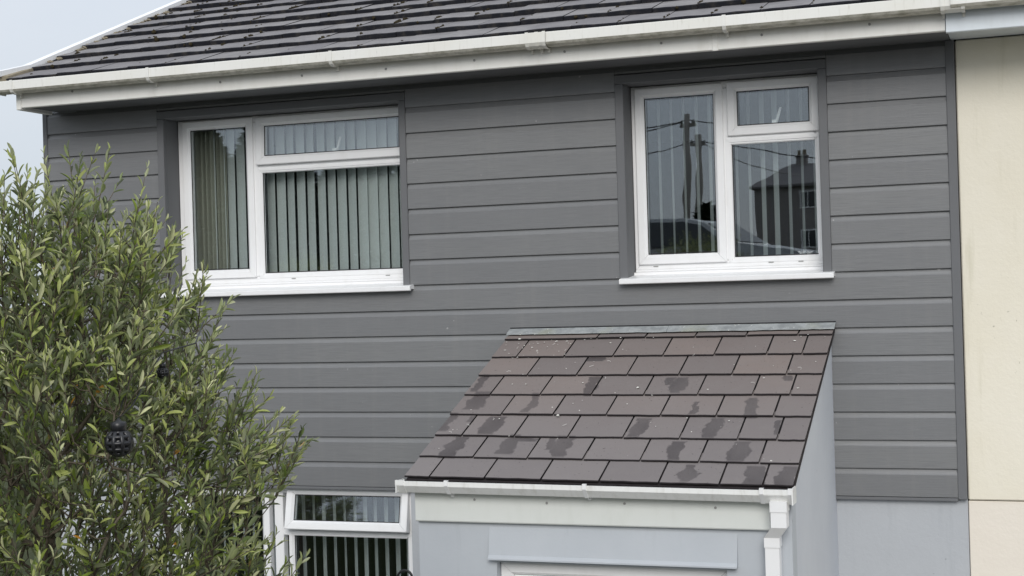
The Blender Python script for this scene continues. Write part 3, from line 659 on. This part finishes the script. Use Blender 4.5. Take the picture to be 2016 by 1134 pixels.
m = MB(); m.prism([(-1.501, 2.392), (-1.501, 2.245), (-1.526, 2.245), (-1.536, 2.240), (-1.536, 2.247), (-1.524, 2.262), (-1.512, 2.330)], -2.462, -1.283); m.build('door_hood', MT['smooth'], porch)
m = MB(); m.ring(-2.428, -1.337, .05, 2.222, .062, -1.455, -1.40, .004, .012); dr = m.build('door', MT['upvc'], porch)
bar('door_gasket', -2.368, -1.397, -1.440, -1.436, .12, 2.163, MT['gasket'], dr, .001)
m = MB(); m.ring(-2.364, -1.401, .115, 2.158, .12, -1.452, -1.41, .004, .012); m.box(-2.25, -1.51, -1.435, -1.42, .22, 1.05); m.box(-2.25, -1.51, -1.447, -1.42, 1.0, 1.12); m.build('door_leaf', MT['upvc'], dr)
MB().box(-2.25, -1.51, -1.435, -1.415, 1.12, 2.04).build('door_glass', MT['glass'], dr)
MB().tube([(-1.46, -1.46, 1.05), (-1.46, -1.50, 1.05), (-1.58, -1.50, 1.05)], .011, 8).build('door_handle', MT['screw'], dr, smooth=True)
bar('door_step', -2.5, -1.25, -1.95, -1.51, -.02, .10, MT['render'], porch, .01)
# petals and bits blown onto the slates
m = MB()
for i in range(100):
    if i < 45: x = random.gauss(-2.62, .14); s_ = random.uniform(1.3, PL - .02)
    else: x = random.uniform(-2.8, -1.05); s_ = random.triangular(.1, PL - .02, 1.5)
    if not -2.85 < x < -1.03: continue
    r0 = random.uniform(.0015, .0045) * (1.6 if random.random() < .1 else 1); blob(m, proof(x, s_, .020 if s_ > PL - .1 else .011), r0 * random.uniform(.7, 1.8), r0 * random.uniform(.7, 1.6), r0 * .5, i)
for x, s_, a in ((-1.93, .93, .4), (-2.27, .62, .2)):
    blob(m, proof(x, s_, .013), .008, .016, .004, 5)
for i in range(14):
    x, s_ = random.uniform(-2.8, -1.1), random.uniform(.2, 1.55); a = random.uniform(0, 3); m.tube([proof(x, s_, .013), proof(x + .012 * math.cos(a), s_ + .012 * math.sin(a), .015), proof(x + .024 * math.cos(a + .5), s_ + .024 * math.sin(a + .5), .013)], .0008, 4)
tag(m.build('fallen_petals', MT['petal']), 'white petals and specks scattered over the brown slate porch roof', 'petals', kind='stuff')

# ------------------------------------------------------------------ blinds, curtain
def blind(label, x0, x1, z0, z1, y, pitch, ang, jitter, skip=()):
    t = thing('vertical_blind', ((x0 + x1) / 2, y, z0), label, 'blind', 'vertical blinds behind the windows')
    MB().bbox(x0, x1, y - .02, y + .02, z1, z1 + .03, .004).build('headrail', MT['upvc'], t)
    w_ = .089; g = MB(); n = 4
    for i in range(n + 1):
        a = -w_ / 2 + w_ * i / n; b = .004 * (1 - (2 * i / n - 1) ** 2); g.v += [(a, b, 0), (a, b, z1 - z0)]
    g.f = [(i * 2, i * 2 + 2, i * 2 + 3, i * 2 + 1) for i in range(n)]; g.m = [0] * n; me = g.mesh('slat', [MT['slat']], smooth=True)
    x = x0 + .03; i = 0
    while x < x1 - .02:
        if i not in skip: link('slat', me, (x, y, z0), t, (0, 0, ang + random.gauss(0, jitter)))
        x += pitch * random.uniform(.96, 1.04); i += 1
    return t
blind('pale vertical blind, slats mostly closed, inside the wide upper window on the left', -5.0, -3.50, 3.60, 4.60, .272, .0715, R(-27), .07)
blind('pale vertical blind with slats turned open, inside the upper window over the porch', -2.13, -1.09, 3.60, 4.60, .300, .074, R(-70), .05)
blind('pale vertical blind with slats turned open, inside the ground floor window beside the porch', -5.1, -3.56, 1.16, 2.30, .235, .0715, R(-51), .03)
def curtain(nm, label, x0, x1, z0, z1, y):
    g = MB(); n = 60
    for i in range(n + 1):
        t = i / n; x = x0 + (x1 - x0) * t; yy = y + .022 * math.sin(t * 46) + .008 * math.sin(t * 17 + 1); g.v += [(x, yy, z0), (x, yy, z1)]
    g.f = [(i * 2, i * 2 + 2, i * 2 + 3, i * 2 + 1) for i in range(n)]; g.m = [0] * n
    tag(g.build(nm, MT['net'], smooth=True, recalc=False), label, 'curtain')
curtain('curtain', 'pleated beige curtain at the left side of the wide upper window', -5.13, -4.86, 3.4, 4.68, .262)

# ------------------------------------------------------------------ iron bracket by the porch corner
hb = thing('plant_bracket', (-2.83, -1.45, 2.05), 'black iron scroll bracket at the left corner of the porch, at the bottom edge', 'bracket')
bar('back_plate', -2.835, -2.8255, -1.455, -1.43, 2.00, 2.155, MT['iron'], hb, .001)
m = MB(); cx, cz, y = -2.925, 2.118, -1.4425
pts = [(-2.83, y, 2.06), (-2.90, y, 2.03), (-2.975, y, 2.06)] + [(cx + (.048 - .005 * t) * math.cos(math.pi + .2 - t), y, cz + (.048 - .005 * t) * math.sin(math.pi + .2 - t)) for t in np.linspace(.3, 6.2, 18)]
m.tube(pts, .0065, 8); m.build('scroll', MT['iron'], hb, smooth=True)

# ------------------------------------------------------------------ olive tree
LEAF_TONES = [(.105, .145, .030), (.140, .188, .030), (.070, .086, .036), (.190, .245, .036), (.310, .345, .110), (.045, .055, .030), (.44, .45, .25), (.130, .140, .082), (.52, .25, .03)]
def leaf_geom():
    st = [(.0, .12), (.24, .72), (.55, 1.0), (.83, .74), (1.0, .08)]; v = []; f = []
    for t, wd in st:
        for sgn in (-1, 0, 1): v.append((sgn * wd * .5, t, (.10 * wd if sgn else 0) - .28 * (t - .3) ** 2 * .5))
    for i in range(4):
        a = i * 3
        for k_ in (0, 1): f.append((a + k_, a + k_ + 1, a + k_ + 4, a + k_ + 3))
    return np.array(v), f
LV, LF = leaf_geom()
def make_tree(center, envelope, n_tw, seed, near_parts):
    rg = np.random.default_rng(seed); zs_, rs_ = np.array([e[0] for e in envelope]), np.array([e[1] for e in envelope])
    lump = [(rg.uniform(0, 2 * math.pi), rg.uniform(zs_[0], zs_[-1]), rg.uniform(-.22, .15)) for _ in range(34)]
    def rad(z, a):
        r0 = np.interp(z, zs_, rs_); f_ = 1.
        for la, lz, am in lump: f_ += am * math.exp(-((math.remainder(a - la, 2 * math.pi)) / .5) ** 2 - ((z - lz) / .22) ** 2)
        return r0 * f_
    voids = []
    for _ in range(60):
        z = rg.uniform(2.0, 3.5); a = rg.uniform(0, 2 * math.pi); q = rg.uniform(.62, 1.0) * rad(z, a); voids.append((q * math.cos(a), q * math.sin(a), z, rg.uniform(.07, .15)))
    voids = np.array(voids)
    P = []
    while len(P) < n_tw:
        z = rg.uniform(zs_[0], zs_[-1]); a = rg.uniform(0, 2 * math.pi); q = rg.uniform() ** .46; r0 = rad(z, a)
        pt = np.array([r0 * q * math.cos(a), r0 * q * math.sin(a), z])
        if (np.linalg.norm(voids[:, :3] - pt, axis=1) < voids[:, 3]).any() and rg.uniform() < .9: continue
        if rg.uniform() < (r0 / .85) ** 1.3: P.append((r0 * q * math.cos(a), r0 * q * math.sin(a), z, q))
    P = np.array(P)
    trunk_top = np.array([.02, -.03, 1.75]); trunk = [np.array([0, 0, -.05]), np.array([.02, .01, .5]), np.array([-.02, .02, 1.1]), trunk_top]
    nodes = [trunk_top]; par = [-1]
    order = np.argsort(np.linalg.norm(P[:, :3] - trunk_top, axis=1)); idx_of = {}
    N = np.zeros((n_tw + 1, 3)); N[0] = trunk_top; dpt = np.zeros(n_tw + 1); cnt = 1
    for i in order:
        p = P[i, :3]; d = np.linalg.norm(N[:cnt] - p, axis=1); cost = d + .35 * dpt[:cnt]
        low = N[:cnt, 2] > p[2] + .05; cost = cost + low * .3
        j = int(np.argmin(cost)); N[cnt] = p; dpt[cnt] = dpt[j] + d[j]; par.append(j); idx_of[i] = cnt; cnt += 1
    load = np.ones(cnt)
    for c in range(cnt - 1, 0, -1): load[par[c]] += load[c]
    rad_of = lambda c: .0013 * load[c] ** .47
    limbs = MB(); twigs = MB(); children = {}
    for c in range(1, cnt): children.setdefault(par[c], []).append(c)
    for c in range(1, cnt):
        a, b = N[par[c]], N[c]; mid = (a + b) / 2 + rg.normal(0, .018, 3) * np.linalg.norm(b - a) / .2 + np.array([0, 0, -.01]); r0, r1 = max(rad_of(c), .0016), max(rad_of(c) * .85, .0014)
        (limbs if load[c] > 14 else twigs).tube([a, mid, b], [r0 * 1.05, (r0 + r1) / 2, r1], 6 if load[c] > 14 else 4, cap=False)
    V = []; T = []; tone = []
    axis = np.array([0, 0, 2.7])
    for i in range(n_tw):
        p = P[i, :3]; q = P[i, 3]; out = np.array([p[0], p[1], (p[2] - 2.7) * .5]); out /= np.linalg.norm(out) + 1e-6
        shoots = 2 if q > .6 else 1
        for s_ in range(shoots):
            d = out * rg.uniform(.2, .8) + np.array([0, 0, rg.uniform(.35, 1.25)]) + rg.normal(0, .38, 3); d = d + np.array([0, 0, .0]); d /= np.linalg.norm(d)
            lead = q > .8 and p[2] > 3.0 and rg.uniform() < (.5 if p[2] > 3.4 else .28); ln = rg.uniform(.14, .24) if lead else rg.uniform(.08, .20); np_ = int(ln / (.031 if lead else .022)); bend = rg.normal(0, .25, 3) + np.array([0, 0, .25])
            pts = []; cur = p.copy(); dd = d.copy()
            for k_ in range(np_ + 1): pts.append(cur.copy()); dd = dd + bend * .035; dd /= np.linalg.norm(dd); cur = cur + dd * (ln / np_)
            twigs.tube([pts[0], pts[np_ // 2], pts[-1]], [0.0022, .0017, .0009], 4, cap=False)
            sx_ = np.cross(dd, rg.normal(0, 1, 3)); sx_ /= np.linalg.norm(sx_); sy_ = np.cross(dd, sx_)
            fresh = lead or (q > .6 and rg.uniform() < (.85 if p[2] > 3.25 else .55)); base_t = rg.integers(0, 6)
            for k_ in range(1, np_ + 1):
                tip = k_ / np_; axd = sx_ if k_ % 2 else sy_
                for sg in (-1, 1):
                    if rg.uniform() < .10: continue
                    open_ = rg.uniform(.45, .95) * (1 - .55 * tip ** 2); ld = dd * math.cos(open_) + axd * sg * math.sin(open_) + rg.normal(0, .13, 3) + np.array([0, 0, -.1 * (1 - tip)]); ld /= np.linalg.norm(ld)
                    nrm = dd - ld * np.dot(dd, ld) + rg.normal(0, .25, 3); nrm -= ld * np.dot(nrm, ld); nrm /= np.linalg.norm(nrm); wd = np.cross(ld, nrm)
                    L_ = rg.uniform(.028, .058) * (1.1 if p[2] > 3.3 else 1) * (1 - .45 * tip ** 3); W_ = L_ * rg.uniform(.19, .29)
                    V.append((pts[k_], wd * W_, ld * L_, nrm * L_ * .5))
                    if fresh and tip > .4: tn = LEAF_TONES[4] if rg.uniform() < .6 else LEAF_TONES[6]
                    elif rg.uniform() < .004: tn = LEAF_TONES[8]
                    else: tn = LEAF_TONES[int((base_t + rg.integers(0, 3)) % 6)] if rg.uniform() < .85 else LEAF_TONES[7]
                    tone.append(np.array(tn) * rg.uniform(.88, 1.5))
    V = np.array(V); tone = np.array(tone)
    return N, limbs, twigs, trunk, V, tone
TREE = Vector((-2.75, -4.47, 0))
ENV = [(1.75, .10), (1.95, .38), (2.2, .60), (2.5, .66), (2.75, .72), (2.95, .71), (3.15, .62), (3.3, .64), (3.45, .56), (3.58, .46), (3.70, .32), (3.78, .14)]
N, limbs, twigs, trunk, V, tone = make_tree(TREE, ENV, 2100, 11, 300)
tree = thing('olive_tree', TREE, 'bushy olive tree with narrow grey green leaves in front of the house', 'tree')
def off(m, d=TREE): m.v = [(a + d.x, b + d.y, c + d.z) for a, b, c in m.v]; return m
m = MB(); m.tube([tuple(p) for p in trunk], [.062, .05, .042, .036], 10); off(m).build('trunk', MT['bark'], tree, smooth=True)
off(limbs).build('limbs', MT['bark'], tree, smooth=True, recalc=False)
tag(off(twigs).build('twigs', MT['bark'], tree, smooth=True, recalc=False), kind='stuff')
def leaves_mesh(sel, name, origin):
    n = len(sel); v = V[sel][:, None, 0] + LV[None, :, 0:1] * V[sel][:, None, 1] + LV[None, :, 1:2] * V[sel][:, None, 2] + LV[None, :, 2:3] * V[sel][:, None, 3] * 2
    v = v.reshape(-1, 3) + np.array(TREE - Vector(origin)); nv = len(LV); f = np.array(LF)[None] + (np.arange(n) * nv)[:, None, None]
    me = bpy.data.meshes.new(name); me.vertices.add(len(v)); me.vertices.foreach_set('co', v.ravel()); f = f.reshape(-1, 4); me.loops.add(f.size); me.loops.foreach_set('vertex_index', f.ravel())
    me.polygons.add(len(f)); me.polygons.foreach_set('loop_start', np.arange(len(f)) * 4); me.polygons.foreach_set('use_smooth', np.ones(len(f), bool)); me.update()
    ca = me.color_attributes.new('tone', 'FLOAT_COLOR', 'POINT'); c = np.ones((n, nv, 4), np.float32); c[:, :, :3] = tone[sel][:, None]; ca.data.foreach_set('color', c.ravel()); me.materials.append(MT['leaf']); return me
Pw = V[:, 0] + V[:, 2] * .5 + np.array(TREE); dv = Pw - np.array(CAM); zc = dv @ np.array(F_); uu = 1008 + 2900 * (dv @ np.array(R_)) / zc; vv = 567 - 2900 * (dv @ np.array(U_)) / zc
size = np.linalg.norm(np.cross(V[:, 2], dv / np.linalg.norm(dv, axis=1)[:, None]), axis=1) / zc; inf = (uu > 0) & (uu < 1000) & (vv > 200) & (vv < 1134)
depth_rank = zc + .35 * np.maximum(0, 0); score = np.where(inf & (zc < np.percentile(zc[inf], 35)), size, -1); top = np.argsort(-score)[:300]; rest = np.setdiff1d(np.arange(len(V)), top)
crown = link('crown', leaves_mesh(rest, 'crown', TREE), TREE, tree); tag(crown, kind='stuff')
lm = []
for i in range(9):
    me = bpy.data.meshes.new('leaf'); me.from_pydata([tuple(x) for x in LV], [], LF); me.polygons.foreach_set('use_smooth', [True] * len(LF)); ca = me.color_attributes.new('tone', 'FLOAT_COLOR', 'POINT')
    ca.data.foreach_set('color', list(LEAF_TONES[i] + (1,)) * len(LV)); me.materials.append(MT['leaf']); lm.append(me)
LT = np.array(LEAF_TONES)
for i in top:
    p, a, b, c = V[i]; o = bpy.data.objects.new('leaf', lm[int(np.argmin(((LT - tone[i]) ** 2).sum(1)))]); col.objects.link(o); o.parent = crown
    mt = Matrix([[a[r_], b[r_], 2 * c[r_], p[r_]] for r_ in range(3)] + [[0, 0, 0, 1]]); o.matrix_basis = mt
print('leaves', len(V))
# a second olive, to the left of the frame: it is what the tilted ground floor sash mirrors
T2_ = Vector((-7.05, -5.15, 0)); tree2 = thing('olive_tree', T2_, 'second olive tree beyond the left edge, seen mirrored in the tilted ground floor sash', 'tree')
for ch in list(tree.children):
    c = ch.copy(); col.objects.link(c); c.parent = tree2

# ------------------------------------------------------------------ festoon bulbs hanging in the tree
def bulb(p, r_, label):
    t = thing('festoon_bulb', p, label, 'light', 'black festoon lights in the olive tree'); x, y, z = p
    m = MB(); m.lathe([(0, 0), (r_ * .32, .02 * r_)] + [(r_ * .80 * math.sin(a), r_ - r_ * .80 * math.cos(a)) for a in np.linspace(.5, 2.8, 10)], (x, y, z), 20); m.build('lens', MT['lamp'], t, smooth=True)
    m = MB(); m.lathe([(r_ * .42, 1.80 * r_), (r_ * .62, 1.86 * r_), (r_ * .64, 2.5 * r_), (r_ * .55, 2.62 * r_), (r_ * .25, 2.7 * r_), (r_ * .1, 2.9 * r_), (0, 2.9 * r_)], (x, y, z), 20); m.build('socket', MT['black'], t, smooth=True)
    m = MB(); c = (x, y, z + r_)
    for k_ in range(9):
        a = math.pi * 2 * k_ / 9; m.tube([(c[0] + r_ * .95 * math.sin(b) * math.cos(a), c[1] + r_ * .95 * math.sin(b) * math.sin(a), c[2] - r_ * .95 * math.cos(b)) for b in np.linspace(.05, 2.75, 12)], r_ * .20, 6)
    for b in np.linspace(.55, 2.6, 5): m.tube([(c[0] + r_ * .95 * math.sin(b) * math.cos(a), c[1] + r_ * .95 * math.sin(b) * math.sin(a), c[2] - r_ * .95 * math.cos(b)) for a in np.linspace(0, 2 * math.pi, 19)], r_ * .19, 6, cap=False)
    m.lathe([(0, -r_), (r_ * .3, -r_ * .95), (r_ * .42, -r_ * .85)], c, 12)
    m.build('cage', MT['black'], t, smooth=True)
B1 = at_dist(235, 897, 3.80); B2 = at_dist(321, 745, 4.12)
bulb(B1, .032, 'round black caged light bulb hanging low in the olive tree'); bulb(B2, .015, 'smaller black light bulb half hidden among leaves higher in the olive tree')
m = MB(); a = B1 + Vector((0, 0, .092)); b = B2 + Vector((0, 0, .07)); pts = [a + Vector((-.16, .30, .10)), a + Vector((-.06, .10, .02)), a, a.lerp(b, .3) - Vector((0, 0, .02)), a.lerp(b, .6) - Vector((0, 0, .01)), b, b + Vector((.03, .12, .02)), b + Vector((-.05, .3, .08))]
m.tube(pts, .0022, 5); tag(m.build('light_cable', MT['black'], smooth=True), 'thin black cable linking the bulbs through the olive leaves', 'cable')

# ------------------------------------------------------------------ across the road: what the upper windows mirror
def mirror(u, v, V_):                                   # point whose image in the glass (y = .17) stands at depth V_ behind it
    d = ray(u, v); t = (V_ - CAM.y) / d.y; p = CAM + d * t; return Vector((p.x, .34 - p.y, p.z))
def wall_house(x0, x1, y, depth, ze, zr, label):
    g = ground_z(y) - .3; t = thing('house', ((x0 + x1) / 2, y, g), label, 'house')
    m = MB(); m.box(x0, x1, y - depth, y, g, ze); m.build('wall', MT['harling'], t)
    e = .3; ym = y - depth / 2; a, b, c, d = x0 - e, x1 + e, y - depth - e, y + e
    m = MB(); m.add([(a, d, ze), (b, d, ze), (b, c, ze), (a, c, ze), (x0 + 1.9, ym, zr), (b, ym, zr), (a, d, ze - .15), (b, d, ze - .15), (b, c, ze - .15), (a, c, ze - .15)], [(0, 1, 5, 4), (0, 4, 3), (2, 3, 4, 5), (1, 2, 5), (6, 7, 1, 0), (7, 8, 2, 1), (8, 9, 3, 2), (9, 6, 0, 3), (6, 9, 8, 7)])
    rf = m.build('roof', MT['tile'], t); y = ym + .7; xm = x0 + 2.6; x1_, x1 = x1, x1
    m = MB(); cx = xm; m.bbox(cx - .38, cx + .38, y - 1.1, y - .3, zr - .8, zr + .45, .03); m.bbox(cx - .45, cx + .45, y - 1.17, y - .23, zr + .45, zr + .57, .03)
    m.build('chimney', MT['harling'], rf); m = MB(); m.lathe([(.16, 0), (.13, .4), (.10, .4), (.10, 0)], (cx - .2, y - .7, zr + .57)); m.lathe([(.16, 0), (.13, .4), (.10, .4), (.10, 0)], (cx + .2, y - .7, zr + .57)); m.build('chimney_pot', MT['mortar'], rf); y = ym + depth / 2
    for wx in (x0 + (x1 - x0) * .33, x0 + (x1 - x0) * .72):
        for wz in (ze - 1.6, ze - 4.2):
            m = MB(); m.ring(wx - .55, wx + .55, wz, wz + 1.2, .09, y + .03, y - .02, .01, .02); m.box(wx - .03, wx + .03, y + .0, y + .04, wz, wz + 1.2); wi = m.build('window', MT['upvc'], t)
            MB().box(wx - .5, wx + .5, y + .003, y + .012, wz + .05, wz + 1.15).build('glass_pane', MT['cglass'], wi)
wall_house(-17.5, -7.0, -90, 7, 10.0, 11.7, 'dark pebbledashed house with chimney, mirrored in the upper window over the porch')
def pole(u, v, V_, label, lean):
    p = mirror(u, v, V_); g = ground_z(p.y) - .3; t = thing('utility_pole', (p.x, p.y, g), label, 'utility pole', 'wooden utility poles across the road')
    MB().tube([(p.x + lean, p.y, g), (p.x + lean * .4, p.y, (g + p.z) / 2), (p.x, p.y, p.z)], [.16, .14, .11], 10).build('post', MT['wood'], t, smooth=True)
    MB().bbox(p.x - .28, p.x + .28, p.y - .05, p.y + .05, p.z - .45, p.z - .33, .01).build('crossarm', MT['wood'], t)
    for k_ in (-.22, .22): MB().lathe([(0, 0), (.05, 0), (.06, .06), (.03, .12), (0, .13)], (p.x + k_, p.y, p.z - .33), 8).build('insulator', MT['screw'], t, smooth=True)
    return p
p1 = pole(1353, 225, 45, 'taller wooden utility pole mirrored in the upper window over the porch', -.25)
p2 = pole(1373, 264, 52, 'shorter wooden utility pole mirrored in the upper window over the porch', -.1)
def wire(a, b, sag, label, n=14):
    pts = [Vector(a).lerp(Vector(b), i / n) - Vector((0, 0, sag * 4 * (i / n) * (1 - i / n))) for i in range(n + 1)]
    tag(MB().tube(pts, .022, 5).build('overhead_wire', MT['black'], smooth=True), label, 'wire', 'overhead wires on the utility poles')
for e, s_, l in (((-30, -52, 8.6), .5, 'upper wire running left from the taller utility pole'), ((-24, -36, 8.0), .4, 'lower wire sagging left from the taller utility pole'), ((14, -70, 9.5), .9, 'long wire running right from the taller utility pole')): wire(p1 - Vector((0, 0, .2)), e, s_, l)
for e, s_, l in (((-34, -60, 8.0), .5, 'wire running left from the shorter utility pole'), ((-14, -88, 10.4), .3, 'wire from the shorter utility pole to the dark house'), ((10, -55, 6.8), .6, 'wire running right from the shorter utility pole')): wire(p2 - Vector((0, 0, .25)), e, s_, l)
def car(x, y, rot, label, paint, van=False, cat='car'):
    g = ground_z(y) + .02; t = thing('parked_' + cat, (x, y, g), label, cat, None)
    if van: Lh, body, cab = 2.5, [(-2.5, .35), (2.35, .35), (2.5, .6), (2.45, 1.05), (1.7, 1.25), (1.05, 2.1), (.7, 2.2), (-2.4, 2.2), (-2.5, 2.0)], [(.95, 1.3), (1.55, 1.3), (1.0, 1.98), (.8, 2.02)]
    else: Lh, body, cab = 2.1, [(-2.1, .4), (2.0, .35), (2.12, .6), (2.0, .82), (1.0, .98), (.35, 1.38), (-.1, 1.48), (-1.2, 1.45), (-1.85, 1.02), (-2.1, .95)], [(-1.55, 1.0), (.82, .98), (.28, 1.34), (-.1, 1.42), (-1.12, 1.39)]
    W_ = .95 if van else .86; zt = 2.2 if van else 1.48; half = lambda z: W_ * (1 - .16 * max(0, (z - .9) / (zt - .9)) ** 1.2)
    parts = []
    def loft(poly, nm, mat, grow=0.):
        m = MB(); n = len(poly); m.v = [(a, -half(b) - grow, b) for a, b in poly] + [(a, half(b) + grow, b) for a, b in poly]; m.f = [(i, (i + 1) % n, n + (i + 1) % n, n + i) for i in range(n)] + [tuple(range(n)), tuple(range(2 * n - 1, n - 1, -1))]; m.m = [0] * len(m.f)
        return m, nm, mat
    parts.append(loft(body, 'body', paint)); parts.append(loft(cab, 'side_window', MT['cglass'], .006))
    ws = MB(); (a0, b0), (a1, b1) = ((1.66, 1.29), (1.08, 2.06)) if van else ((.95, 1.0), (.37, 1.36))
    h0, h1 = half(b0) - .1, half(b1) - .1; ws.add([(a0 + .02, -h0, b0 + .02), (a0 + .02, h0, b0 + .02), (a1 + .02, h1, b1 + .02), (a1 + .02, -h1, b1 + .02), (a0 - .02, -h0, b0 - .02), (a0 - .02, h0, b0 - .02), (a1 - .02, h1, b1 - .02), (a1 - .02, -h1, b1 - .02)], [(0, 1, 2, 3), (4, 7, 6, 5), (0, 4, 5, 1), (2, 6, 7, 3), (0, 3, 7, 4), (1, 5, 6, 2)]); parts.append((ws, 'windscreen', MT['cglass']))
    for wx in (-Lh * .62, Lh * .62):
        for sy in (-1, 1):
            m = MB(); P = [(wx + .33 * math.cos(q), .33 + .33 * math.sin(q)) for q in np.linspace(0, 2 * math.pi, 21)[:-1]]; m.prism(P, sy * (W_ - .18), sy * (W_ + .02), 'y'); parts.append((m, 'wheel', MT['tyre']))
    for sy in (-1, 1): parts.append((MB().bbox(Lh - .08, Lh + .02, sy * .55 - .15, sy * .55 + .15, .66, .78, .02), 'headlight', MT['lamp']))
    for m, nm, mat in parts:
        me = m.mesh(nm, [mat]); fix_normals(me); o = bpy.data.objects.new(nm, me); col.objects.link(o); o.parent = t
    t.rotation_euler.z = rot
car(-5.6, -17.6, R(8), 'silver car parked across the road, mirrored low in the upper window over the porch', MT['silver'])
car(-1.7, -18.2, R(172), 'white car parked across the road, mirrored low in the same upper window', MT['vwhite'])
def conifer(x, y, h, w_, label, sd_, nf=1500, fs=.09):
    rg = random.Random(sd_); g = ground_z(y) - .1; t = thing('conifer_tree', (x, y, g), label, 'tree', 'dark trees across the road')
    MB().tube([(x, y, g), (x + .1, y, g + h * .9)], [.14, .03], 7).build('trunk', MT['wood'], t); m = MB()
    for i in range(nf):
        q = rg.random(); z = g + .4 + q * (h - .4); r0 = w_ * (1 - q) ** .7 * rg.uniform(.3, 1.1); a = rg.uniform(0, 6.283); c = Vector((x + r0 * math.cos(a), y + r0 * math.sin(a), z)); d = Vector((math.cos(a), math.sin(a), rg.uniform(-.3, .6))) * rg.uniform(.15, .3); s_ = Vector((-math.sin(a), math.cos(a), rg.uniform(-.5, .5))) * fs
        m.add([c - s_, c + d * .5 - s_ * .6, c + d, c + s_], [(0, 1, 2, 3)])
    tag(m.build('crown', MT['shrub'], t, recalc=False), kind='stuff')
conifer(-11.5, -34, 3.0, .9, 'dark conifer across the road, nearest the utility poles', 1); conifer(-9.4, -36, 2.6, 1.0, 'dark bushy conifer across the road, mirrored between the two lower panes', 2); conifer(-14.4, -38, 3.2, 1.2, 'broad pale conifer across the road, mirrored at the left pane edge', 3)
for i, (x, y, h, w_) in enumerate(((-23.5, -25.5, 5.4, 1.9), (-21.0, -26.3, 5.0, 1.8), (-18.6, -25.6, 5.6, 1.9), (-16.4, -26.2, 5.1, 1.7), (-14.4, -25.8, 4.4, 1.4))):
    conifer(x, y, h, w_, ('leftmost', 'second from the left', 'middle', 'fourth from the left', 'rightmost')[i] + ' of five dark conifers mirrored in the wide upper window', 20 + i, 6500, .19)
